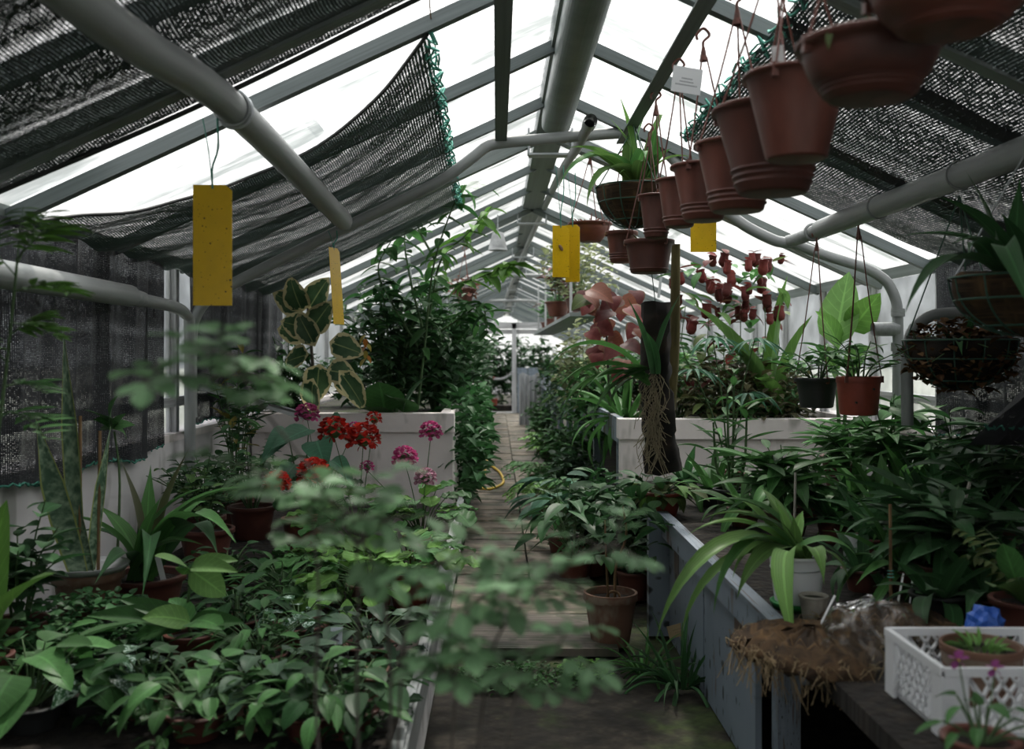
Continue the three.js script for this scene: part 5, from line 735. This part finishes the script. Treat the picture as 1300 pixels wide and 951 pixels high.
// ---------- planting bed beyond the orchids ----------
{
  const B = 0.885, onB = (x, d) => V((x - 631) / FOCAL * d, B, -d);
  { const p = onB(945, 6.8), t = thing('pitcher_plant', 'pitcher plant with clusters of red pitchers', 'plant', p), A = (x, y, d = 6.7) => at(x, y, d).sub(p), r = rng(700), st = [];
    for (const [x, y] of [[900, 400], [940, 380], [970, 370], [870, 390], [920, 420], [985, 400]]) st.push(taperTube([V((r() - 0.5) * 0.2, 0, 0), A(x, (y + 520) / 2), A(x, y)], 0.006, 0.003, 4, 5)); obj('stem', merge(st), M.stem, t);
    for (let i = 0; i < 46; i++) { const x = 852 + r() * 140, y = 328 + r() * 85 + (x < 880 ? 25 : 0), s = 0.03 + 0.03 * r(), b = A(x, y, 6.45 + 0.4 * r()); const g = obj('pitcher', lathe([[0.001, 0], [0.45, 0.2], [0.62, 0.7], [0.5, 1.4], [0.62, 1.8], [0.56, 1.8], [0.44, 1.4]], 10), pick(L.pitcher, r), t); g.position.copy(b); g.scale.setScalar(s); g.rotation.set((r() - 0.5) * 0.7, r() * 6, (r() - 0.5) * 0.7); leaf(g, G.ovate[1], pick([...L.coleus, ...L.pitcher], r), V(0, 1.8, 0.5), PI, 0.5, 1.5, 1.0, 0, 'pitcher_lid'); }
    for (let i = 0; i < 130; i++) { const x = 850 + r() * 140, y = 330 + r() * 160; leaf(t, pick(G.lance, r), pick(i % 3 === 0 ? L.coleus : [...L.mid, L.lime[0], L.olive[2]], r), A(x, y, 6.4 + 0.6 * r()), r() * 6.28, (r() - 0.5) * 1.2, 0.15 * (0.6 + 0.7 * r()), 0.07); } }
  { const p = onB(775, 7.2), t = thing('coleus', 'tall coleus with large rusty red leaves beside the log', 'plant', p), A = (x, y, d = 6.9) => at(x, y, d).sub(p), r = rng(710), st = []; st.push(taperTube([V(0, 0, 0), A(772, 470), A(768, 385)], 0.012, 0.006, 5, 6)); obj('stem', merge(st), M.twig, t);
    for (let i = 0; i < 34; i++) { const x = 738 + r() * 76, y = 366 + Math.pow(r(), 1.2) * 115, q = A(x, y, 6.55 + 0.4 * r()), s = 0.11 + 0.09 * r(), a = (r() - 0.5) * 1.8; leafFace(t, pick(G.heart, r), pick(i % 3 === 0 ? L.rust : i % 3 === 1 ? L.coleus : [...L.coleus, L.olive[1], L.pitcher[1]], r), q, q.clone().add(V(Math.sin(a) * s, -Math.cos(a) * s * 0.8, s * 0.4)), s * 0.9, V((r() - 0.5) * 1.1, 0.5 + 0.6 * r(), 0.9)); } }
  const big = (name, label, x, d, tips, mats) => { const t = thing(name, label, 'plant', onB(x, d)); tips.forEach(([tx, ty, td, w, k], i) => leafTo(t, G.ovate[k], mats[i % mats.length], V((i % 3 - 1) * 0.05, 0.05, 0), at(tx, ty, td).sub(t.position), w, (i % 3 - 1) * 0.5)); return t; };
  big('banana_plant', 'plant with one long bright paddle leaf below the pitchers', 985, 6.6, [[895, 388, 6.2, 0.24, 1], [1000, 350, 6.6, 0.2, 0], [1020, 400, 6.4, 0.18, 1], [940, 440, 6.3, 0.2, 2], [960, 480, 6.2, 0.16, 2]], [L.lime[0], L.bright[1], L.bright[0]]);
  { const t = thing('banana_plant', 'pot plant with tall striped paddle leaves behind the red hanging pot', 'potted plant', onR(1068, 5.85)), sy = pot(t, 0.11, 0.2, M.brownDark), st = []; [[1078, 345, 5.9, 0.24, 1060, 440], [1118, 372, 5.7, 0.18, 1080, 420], [1035, 395, 5.7, 0.17, 1062, 450], [1105, 440, 5.6, 0.17, 1075, 470], [1035, 440, 5.6, 0.17, 1062, 480]].forEach(([x, y, d, w, bx, by], i) => { const q = at(bx, by, 5.85).sub(t.position); st.push(taperTube([V(0, sy, 0), q.clone().multiplyScalar(0.6), q], 0.012, 0.006, 4, 6)); leafFace(t, G.ovate[i % 3], [L.lime[1], L.bright[1], L.bright[2]][i % 3], q, at(x, y, d).sub(t.position), w, V((i % 3 - 1) * 0.6, 0.4, 0.9)); }); obj('stem', merge(st), M.stem, t); }
  const fill = (label, x, d, o) => { const t = thing('leafy_plant', label, 'plant', onB(x, d), o.group); bush(t, { stems: 12, leaves: 110, h: 0.5, rx: 0.32, len: 0.15, ratio: 0.3, geos: G.lance, mats: L.mid, el: 0.1, ...o }); if (o.fill) foliage(t, { n: o.fill, rx: 0.3, ry: 0.22, y: 0.2, len: 0.08, mat: leafMat(0.12, 0.12, 0.05), seed: o.seed + 3 }); };
  fill('twiggy plant with mossy clutter at the bed coping', 900, 6.6, { seed: 720, h: 0.28, fill: 300, mats: [...L.olive, L.mid[0]] });
  fill('plant of pale narrow leaves beside the log', 860, 6.9, { seed: 721, h: 0.5, mats: [...L.mid, L.bright[0]] });
  fill('plant of narrow leaves beneath the bright paddle leaf', 1000, 6.75, { seed: 722, h: 0.45, fill: 160, mats: [...L.mid, L.deep[2]] });
  fill('plant of dark narrow leaves beside the tee pipe', 985, 6.9, { seed: 723, h: 0.4, fill: 100, mats: L.deep });
  fill('plant of dark narrow leaves by the glazing posts', 930, 8.0, { seed: 724, h: 0.4, fill: 100, mats: L.deep });
  fill('plant of crowded narrow leaves below the pitchers', 940, 7.3, { seed: 725, h: 0.62, rx: 0.36, leaves: 150, fill: 300, mats: [...L.mid, L.olive[1], L.olive[2]] });
  fill('plant of crowded dark leaves behind the black hanging pot', 955, 7.2, { seed: 726, h: 0.66, rx: 0.4, leaves: 150, fill: 200, len: 0.2, mats: [...L.deep, L.mid[1]] });
  fill('plant of crowded oval leaves behind the log', 845, 7.8, { seed: 727, h: 0.66, rx: 0.36, leaves: 150, fill: 200, geos: G.ovate, ratio: 0.45, mats: [...L.mid, L.bright[0]] });
  fill('low plant trailing over the bed coping beneath the paddle leaf', 960, 6.55, { seed: 728, h: 0.3, rx: 0.3, leaves: 120, fill: 300, len: 0.12, mats: [...L.mid, L.bright[0], L.olive[1]] });
  for (let k = 0; k < 7; k++) fill('leafy plant in the far bed beyond the coleus', 815 - k * 19, 8.0 + k * 1.5, { seed: 730 + k, h: 0.62, rx: 0.4, len: 0.19, ratio: k % 2 ? 0.4 : 0.2, geos: k % 2 ? G.ovate : G.lance, mats: k % 3 ? [...L.mid, L.deep[2]] : [...L.deep, L.dull[1]], fill: 120, group: 'plants in the bed beyond the coleus' });
  for (let k = 0; k < 4; k++) fill('leafy plant beside the far glazing', 631 + 1.75 * FOCAL / (9 + k * 2.2), 9.0 + k * 2.2, { seed: 745 + k, h: 0.7, rx: 0.42, len: 0.2, geos: G.ovate, ratio: 0.4, mats: L.deep, fill: 120, group: 'plants beside the far glazing' });
  { const t = thing('pale_bush', 'mound of small cream green leaves on the hanging shelf', 'potted plant', at(735, 395, 9.6)); pot(t, 0.14, 0.16, M.brownDark); foliage(t, { n: 420, rx: 0.42, ry: 0.34, y: 0.42, len: 0.07, ratio: 0.7, mat: L.pale[1], seed: 760 }); bush(t, { stems: 8, leaves: 60, h: 0.6, rx: 0.4, y: 0.15, len: 0.09, ratio: 0.6, geos: G.ovate, mats: L.pale, seed: 761 }); }
  { const t = thing('dark_red_plant', 'dark purple red plant at the end of the hanging shelf', 'potted plant', at(708, 402, 10)); pot(t, 0.12, 0.15, M.brown); bush(t, { stems: 9, leaves: 70, h: 0.5, rx: 0.25, y: 0.13, len: 0.13, ratio: 0.6, geos: G.ovate, mats: [...L.pitcher, L.deep[1], L.deep[2]], seed: 762 }); }
  { const t = thing('pale_bush', 'tumbling cream green plant below the hanging shelf', 'plant', V((742 - 631) / FOCAL * 8.2, B, -8.2)); bush(t, { stems: 10, leaves: 80, h: 0.75, rx: 0.3, len: 0.09, ratio: 0.6, geos: G.ovate, mats: [...L.pale, L.lime[1]], seed: 763 }); foliage(t, { n: 360, rx: 0.26, ry: 0.4, y: 0.36, len: 0.07, ratio: 0.7, mat: L.pale[0], seed: 764 }); }
  { const sh = thing('hanging_shelf', 'long grey shelf hung from the roof on pale rods', 'shelf', V(0, 0, 0)), y = at(720, 402, 10).y, x = at(735, 402, 10).x; obj('shelf_board', box(0.34, 0.035, 9, x, y - 0.02, -13.4), M.beam, sh); for (let d = 9.2; d < 18; d += 2.4) obj('rod', box(0.025, roofY(x) - y - 0.05, 0.025, x - 0.14, (roofY(x) + y) / 2 - 0.03, -d), M.white, sh); 
    for (let k = 0; k < 4; k++) { const t = thing('leafy_plant', 'trailing pot plant on the far part of the hanging shelf', 'potted plant', V(x, y, -(11.3 + k * 1.6)), 'plants on the hanging shelf'); pot(t, 0.11, 0.14, M.brown); bush(t, { stems: 8, leaves: 56, h: 0.4, rx: 0.3, y: 0.12, len: 0.12, ratio: 0.5, geos: G.ovate, mats: k % 2 ? L.mid : [...L.deep, L.rust[0]], seed: 770 + k }); } }
}
// ---------- along the floor ----------
{
  { const p = onF(775, 4.62, 0.005), t = thing('potted_shrub', 'leafy shrub in an old clay pot standing on the path', 'potted plant', p), sy = pot(t, 0.118, 0.245, M.clay, { taper: 0.74, lip: 0.008, lipH: 0.04 }), A = (x, y, d) => at(x, y, d).sub(p);
    obj('trunk', merge([taperTube([V(0.02, sy - 0.02, 0), A(782, 720, 4.6), A(795, 680, 4.6), A(790, 640, 4.6)], 0.008, 0.005, 5, 7), taperTube([V(-0.01, sy - 0.02, 0.02), A(770, 720, 4.5), A(768, 660, 4.5)], 0.006, 0.004, 5, 6), new THREE.TorusGeometry(0.03, 0.006, 6, 16).translate(0.01, sy + 0.01, 0.03)]), M.stick, t);
    const r = rng(801); for (let i = 0; i < 75; i++) { const x = 742 + r() * 95, y = 605 + Math.pow(r(), 1.3) * 110; leaf(t, pick(G.ovate, r), pick([...L.deep, L.mid[0], L.mid[1]], r), A(x, y, 4.4 + 0.45 * r()), r() * 6.28, -0.1 + (r() - 0.5) * 0.9, 0.125 * (0.6 + 0.6 * r()), 0.062, (r() - 0.5) * 0.6); } }
  { const t = thing('begonia', 'begonia with hanging lime and olive leaves at the bench corner', 'potted plant', onR(842, 4.9)); const sy = pot(t, 0.09, 0.12, M.red); stalked(t, { n: 26, rad: 0.16, h: 0.06, y: sy, len: 0.09, ratio: 0.8, geos: G.heart, mats: [...L.olive, L.lime[0]], seed: 810 }); rosette(t, { n: 12, geos: G.heart, mats: [...L.olive, L.bright[0]], el: [-1.2, -0.4], len: 0.1, wid: 0.07, y: sy, r0: 0.09, seed: 811 }); }
  const fl = [
    ['caladium with silver veined dark leaves beside the path', 716, 6.6, 0.0, 'c', L.blue], ['fern with bright fronds spilling on the path edge', 693, 8.3, 0.0, 'f', L.bright], ['fern with fine green fronds beyond the caladium', 685, 9.8, 0, 'f', L.mid], ['low dark leaved plant in a brown pot against the path', 728, 5.9, 0, 'c', L.deep], ['dark strap leaved plant under the far bed edge', 745, 7.0, 0, 's', L.strapDeep],
    ['tall dark leaved plant under the bed edge beside the caladium', 752, 6.1, 0, 'b', L.deep], ['leafy plant crowding the path beneath the shelf', 700, 10.5, 0, 'b', L.mid], ['leafy plant at the foot of the grey corrugated sheet', 690, 13.5, 0, 'b', L.mid], ['dark fern under the bed beside the ferns', 712, 8.9, 0, 'f', L.deep], ['pale leaved plant by the path below the coleus', 728, 7.9, 0, 'b', L.dull],
  ];
  fl.forEach(([label, x, d, y, k, mats], i) => { const t = thing('floor_plant', label, 'potted plant', onF(x, d, 0.0)), sy = pot(t, 0.11, 0.16, i % 2 ? M.brown : M.brownDark, {});
    if (k === 'c') stalked(t, { n: 26, rad: 0.26, h: 0.42, y: sy, len: 0.22, ratio: 0.5, geos: G.heart, mats, seed: 820 + i });
    if (k === 's') rosette(t, { n: 26, geos: G.strap, mats, el: [0.1, 1.3], len: 0.5, wid: 0.05, y: sy, r0: 0.03, seed: 820 + i });
    if (k === 'b') { bush(t, { stems: 12, leaves: 90, h: 0.55, rx: 0.26, y: sy, len: 0.14, ratio: 0.45, geos: G.ovate, mats, seed: 820 + i }); foliage(t, { n: 130, rx: 0.22, ry: 0.25, y: 0.35, len: 0.09, mat: L.deep[1], seed: 840 + i }); }
    if (k === 'f') { const r = rng(860 + i); for (let q = 0; q < 14; q++) { const a = q * 2.4, R = 0.28 + 0.1 * r(); frond(t, V(0, sy, 0), V(Math.sin(a) * R, sy + 0.12 * r() - 0.02, Math.cos(a) * R), { n: 9, len: 0.075, ratio: 0.32, geo: G.lance[1], mats, seed: 870 + i * 20 + q, arch: 0.3 }); } } });
  const ed = [['arching strap leaved plant spilling over the bed edge behind the log', 0.90, 7.0, 's', L.strap], ['bushy plant spilling over the bed edge beyond the strap leaves', 0.88, 7.9, 'b', [...L.mid, L.deep[2]]], ['dark strap leaved plant on the bed edge below the cream green plant', 0.88, 8.9, 's', L.strapDeep], ['pale bushy plant on the bed edge below the hanging shelf', 0.88, 10.0, 'b', [...L.dull, L.mid[1]]], ['long leaved plant on the far bed edge before the doorway', 0.88, 11.4, 's', L.strapBright], ['dark bushy plant on the far bed edge before the doorway', 0.88, 13, 'b', L.deep]];
  ed.forEach(([label, x, d, k, mats], i) => { const t = thing('edge_plant', label, 'plant', V(x, 0.885, -d)); if (k === 's') rosette(t, { n: 34, geos: G.strap, mats, el: [-0.1, 1.2], len: 0.5, wid: 0.05, y: 0, r0: 0.04, seed: 1200 + i }); else { bush(t, { stems: 16, leaves: 130, h: 0.5, rx: 0.4, len: 0.15, ratio: 0.42, geos: G.ovate, mats, el: -0.15, from: 0.15, seed: 1200 + i }); foliage(t, { n: 220, rx: 0.32, ry: 0.3, x: -0.1, y: 0.02, len: 0.09, ratio: 0.5, mat: mats[0], seed: 1230 + i }); } });
  const fl2 = [['fern filling the gap below the bed edge past the caladium', 0.70, 7.4, 'f', L.mid], ['leafy plant filling the gap below the bed edge past the ferns', 0.70, 9.4, 'b', [...L.mid, L.deep[2]]], ['fern beside the path past the dark ferns', 0.66, 11.5, 'f', L.bright], ['leafy plant beside the path short of the grey sheet', 0.68, 15.5, 'b', L.mid], ['dark leafy plant below the bed corner next to the shrub in the clay pot', 0.76, 5.5, 'b', L.deep], ['dark strap leaved plant below the bed coping beside the grey post', 0.72, 6.3, 's', L.strapDeep]];
  fl2.forEach(([label, x, d, k, mats], i) => { const t = thing('floor_plant', label, 'potted plant', V(x, 0, -d)), sy = pot(t, 0.1, 0.16, M.brownDark, {}); if (k === 's') rosette(t, { n: 26, geos: G.strap, mats, el: [0.1, 1.3], len: 0.5, wid: 0.045, y: sy, r0: 0.03, seed: 1260 + i }); if (k === 'b') { bush(t, { stems: 12, leaves: 100, h: 0.62, rx: 0.28, y: sy, len: 0.15, ratio: 0.45, geos: G.ovate, mats, seed: 1260 + i }); foliage(t, { n: 160, rx: 0.24, ry: 0.28, y: 0.4, len: 0.09, mat: mats[0], seed: 1280 + i }); } if (k === 'f') { const r = rng(1300 + i); for (let q = 0; q < 16; q++) { const a = q * 2.4, R = 0.32 + 0.12 * r(); frond(t, V(0, sy, 0), V(Math.sin(a) * R, sy + 0.3 * r(), Math.cos(a) * R), { n: 9, len: 0.085, ratio: 0.32, geo: G.lance[1], mats, seed: 1310 + i * 20 + q, arch: 0.3 }); } } });
  { const t = thing('grass_clump', 'clump of dark grassy leaves at the foot of the grey bench', 'plant', onF(865, 4.05)); rosette(t, { n: 46, geos: G.strap, mats: L.strapDeep, el: [0.3, 1.35], len: 0.30, wid: 0.016, y: 0, r0: 0.05, seed: 880 }); }
  { const t = thing('grass_clump', 'sparse grassy tuft between the clay pot and the wooden sign', 'plant', onF(818, 4.2)); rosette(t, { n: 22, geos: G.strap, mats: L.strap, el: [0.2, 1.2], len: 0.24, wid: 0.014, y: 0, r0: 0.03, seed: 881 }); }
  { const t = thing('moss_cushion', 'cushion of tiny bright leaves in front of the first board', 'plant', onF(742, 4.2)); foliage(t, { n: 420, rx: 0.12, ry: 0.06, rz: 0.09, dome: 1, len: 0.024, ratio: 0.8, mat: L.bright[1], seed: 882 }); }
  { const t = thing('moss_cushion', 'thin mat of tiny dark leaves across the end of the path', 'plant', onF(655, 4.15)); foliage(t, { n: 800, rx: 0.34, ry: 0.03, rz: 0.2, dome: 1, len: 0.026, ratio: 0.7, mat: L.mid[0], seed: 883 }); }
  { const p = onF(868, 4.45), t = thing('wooden_sign', 'small tan sign on a pale stake beside the grey bench', 'sign', p), A = (x, y) => at(x, y, 4.45).sub(p); obj('stake', bar(V(0.015, 0, 0), A(860, 800), 0.018, 0.006), M.white, t); const cv = document.createElement('canvas'); cv.width = 128; cv.height = 64; const c = cv.getContext('2d'); c.fillStyle = '#8f7d5e'; c.fillRect(0, 0, 128, 64); c.fillStyle = '#6b5c45'; for (const [yy, w] of [[24, 70], [38, 52]]) for (let q = 0; q < w; q += 7) c.fillRect(64 - w / 2 + q, yy, 4, 4); const ct = new THREE.CanvasTexture(cv); ct.colorSpace = THREE.SRGBColorSpace; const b = obj('board', box(0.105, 0.055, 0.006), std({ map: ct, roughness: 0.8 }), t); b.position.copy(A(862, 799)).add(V(0, 0, 0.01)); b.rotation.set(-0.15, 0, 0.25); }
  { const pts = [[604, 625], [618, 628], [632, 624], [639, 618], [635, 606], [626, 598], [618, 590], [622, 575], [621, 560], [619, 545]].map(([x, y]) => { const d = EYE * FOCAL / (y - 450); return V((x - 631) / FOCAL * d, 0.05, -d); }); const t = thing('garden_hose', 'yellow garden hose looped on the boards by the bed wall', 'hose', V(0, 0, 0)); obj('hose_run', tube(pts, 0.013, 8, 8), M.hose, t); obj('hose_coil', tube([[602, 618], [612, 612], [616, 602], [608, 596], [600, 600]].map(([x, y]) => { const d = EYE * FOCAL / (y - 450); return V((x - 631) / FOCAL * d, 0.045, -d); }), 0.012, 8, 8), M.hose, t); }
  { // grey corrugated sheet and what stands beyond the doorway
    const t = thing('corrugated_sheet', 'grey corrugated sheet standing beside the path near the doorway', 'sheet', V(0.62, 0, -18.6)); const g = sheet(40, 2, (u, v) => [V((u - 0.5) * 0.42, v * 0.98 + 0.03 * Math.sin(u * 9) * v, 0.02 * Math.sin(u * 30)), [u, v]]); obj('sheet_body', g, std({ color: rgb(0.45, 0.47, 0.48), roughness: 0.6, side: THREE.DoubleSide, map: T.metal }), t);
    const rp = thing('flower_pot', 'small red pot with one white flower beyond the doorway', 'potted plant', onF(627, 24)); const sy = pot(rp, 0.09, 0.16, M.red, { taper: 0.85 }); obj('stem', tube([V(0, sy, 0), V(0, 0.3, 0)], 0.006, 2, 5), M.stem, rp); obj('flower', new THREE.IcosahedronGeometry(0.035, 1).translate(0, 0.32, 0), M.white, rp);
    rp.position.y = 0.12; const st = thing('plant_box', 'low dark box beneath the red pot beyond the doorway', 'box', onF(632, 24.2)); obj('box_body', box(0.7, 0.12, 0.5, 0, 0.06, 0), M.bark, st);
    const ch = thing('door_chain', 'red and white chain hung across the doorway', 'chain', V(0, 0, 0)), r = []; const c = new THREE.QuadraticBezierCurve3(at(614, 472, 22.3), at(634, 491, 22.3), at(652, 471, 22.3)); for (let i = 0; i < 20; i++) { const m = obj('link', new THREE.TorusGeometry(0.022, 0.007, 5, 10).scale(1.4, 1, 1), i < 7 ? M.red : M.white, ch); m.position.copy(c.getPoint((i + 0.5) / 20)); m.rotation.x = i % 2 ? PI / 2 : 0; }
    for (let k = 0; k < 5; k++) { const s = thing('shrub', 'dark shrub in the room beyond the doorway', 'shrub', V(-0.9 + k * 0.5, 0.0, -(25.5 + (k % 2))), 'shrubs beyond the doorway'); bush(s, { stems: 12, leaves: 90, h: 1.9, rx: 0.45, len: 0.3, ratio: 0.45, geos: G.ovate, mats: L.deep, seed: 890 + k }); foliage(s, { n: 300, rx: 0.45, ry: 0.9, y: 0.9, len: 0.2, mat: L.deep[0], seed: 895 + k }); }
  }
}
// ---------- shrub close to the camera ----------
{
  const p = V(-0.13, 0.0, -1.28), t = thing('rose_shrub', 'spindly shrub with soft compound leaves on bare woody stems', 'potted plant', p), sy = pot(t, 0.13, 0.24, M.clay), A = (x, y, d) => at(x, y, d).sub(p), r = rng(930), st = [];
  const br = [
    [[455, 960, 1.42], [455, 760, 1.42], [452, 680, 1.4], [462, 640, 1.38], [448, 606, 1.36]], [[497, 960, 1.4], [490, 780, 1.4], [468, 700, 1.38], [430, 640, 1.36], [365, 630, 1.34], [322, 596, 1.32]],
    [[452, 690, 1.4], [390, 590, 1.36], [330, 515, 1.33], [296, 455, 1.3], [262, 445, 1.3]], [[320, 475, 1.32], [250, 480, 1.3], [180, 485, 1.28]], [[505, 960, 1.4], [522, 760, 1.38], [554, 722, 1.36], [602, 696, 1.34], [660, 710, 1.34]],
    [[605, 960, 1.36], [628, 818, 1.34], [667, 764, 1.34], [700, 738, 1.32], [745, 700, 1.3], [785, 690, 1.3]], [[405, 960, 1.5], [405, 760, 1.5], [395, 660, 1.48], [385, 600, 1.46]], [[572, 960, 1.36], [580, 815, 1.35], [600, 765, 1.34], [645, 745, 1.33]], [[640, 960, 1.3], [655, 880, 1.3], [700, 835, 1.3], [720, 800, 1.3]], [[455, 690, 1.38], [485, 662, 1.36], [515, 655, 1.34]], [[590, 800, 1.34], [560, 850, 1.32], [600, 860, 1.3]],
  ];
  const comp = (b, az, el, s) => { const d = V(Math.sin(az) * Math.cos(el), Math.sin(el), Math.cos(az) * Math.cos(el)), e = b.clone().addScaledVector(d, s * 0.055); st.push(tube([b, b.clone().lerp(e, 0.5).add(V(0, 0.003, 0)), e], 0.0008, 2, 4)); const m = pick(L.soft, r); leaf(t, pick(G.obov, r), m, e, az, el - 0.2, 0.036 * s, 0.022 * s); for (const [u, q] of [[0.45, 0.85], [0.85, 1]]) for (const sd of [-1, 1]) leaf(t, pick(G.obov, r), m, b.clone().lerp(e, u), az + sd * 1.1, el - 0.1 + (r() - 0.5) * 0.4, 0.033 * s * q, 0.020 * s, sd * 0.3); };
  br.forEach((q, b) => { const pts = q.map(([x, y, d]) => A(x, y, d)); if (b === 0 || b === 1 || b === 4 || b === 5 || b === 6 || b === 7 || b === 8) pts.unshift(V((b % 3 - 1) * 0.02, sy - 0.02, 0)); const c = new THREE.CatmullRomCurve3(pts); st.push(taperTube(pts, b === 3 || b === 2 ? 0.0022 : 0.0042, 0.0014, 6, 6)); const n = [10, 13, 11, 7, 8, 12, 8, 16, 9, 4, 10][b]; for (let k = 0; k < n; k++) comp(c.getPoint(lerp(b === 3 || b === 9 || b === 10 ? 0.15 : 0.5, 1, k / (n - 1))), k * 2.5 + r() * 1.2, 0.1 + (r() - 0.5) * 0.8, 0.85 + 0.5 * r()); });
  obj('stem', merge(st), M.twig, t);
}
// leaves that would poke through a wall grow shorter
scene.updateMatrixWorld(true);
{
  const bb = new THREE.Box3(), p = new THREE.Vector3();
  scene.traverse((o) => {
    if (!o.isMesh || !/^leaf/.test(o.name)) return;
    bb.setFromObject(o); o.getWorldPosition(p);
    const k = Math.min(bb.min.x < EL + 0.06 ? (p.x - EL - 0.06) / Math.max(0.01, p.x - bb.min.x) : 1, bb.max.x > ER - 0.05 ? (ER - 0.05 - p.x) / Math.max(0.01, bb.max.x - p.x) : 1);
    if (k < 1) o.scale.multiplyScalar(clamp(k, 0.25, 1));
  });
}
scene.traverse((o) => { if (o.isMesh) { o.castShadow = true; o.receiveShadow = true; } });
renderer.render(scene, camera);
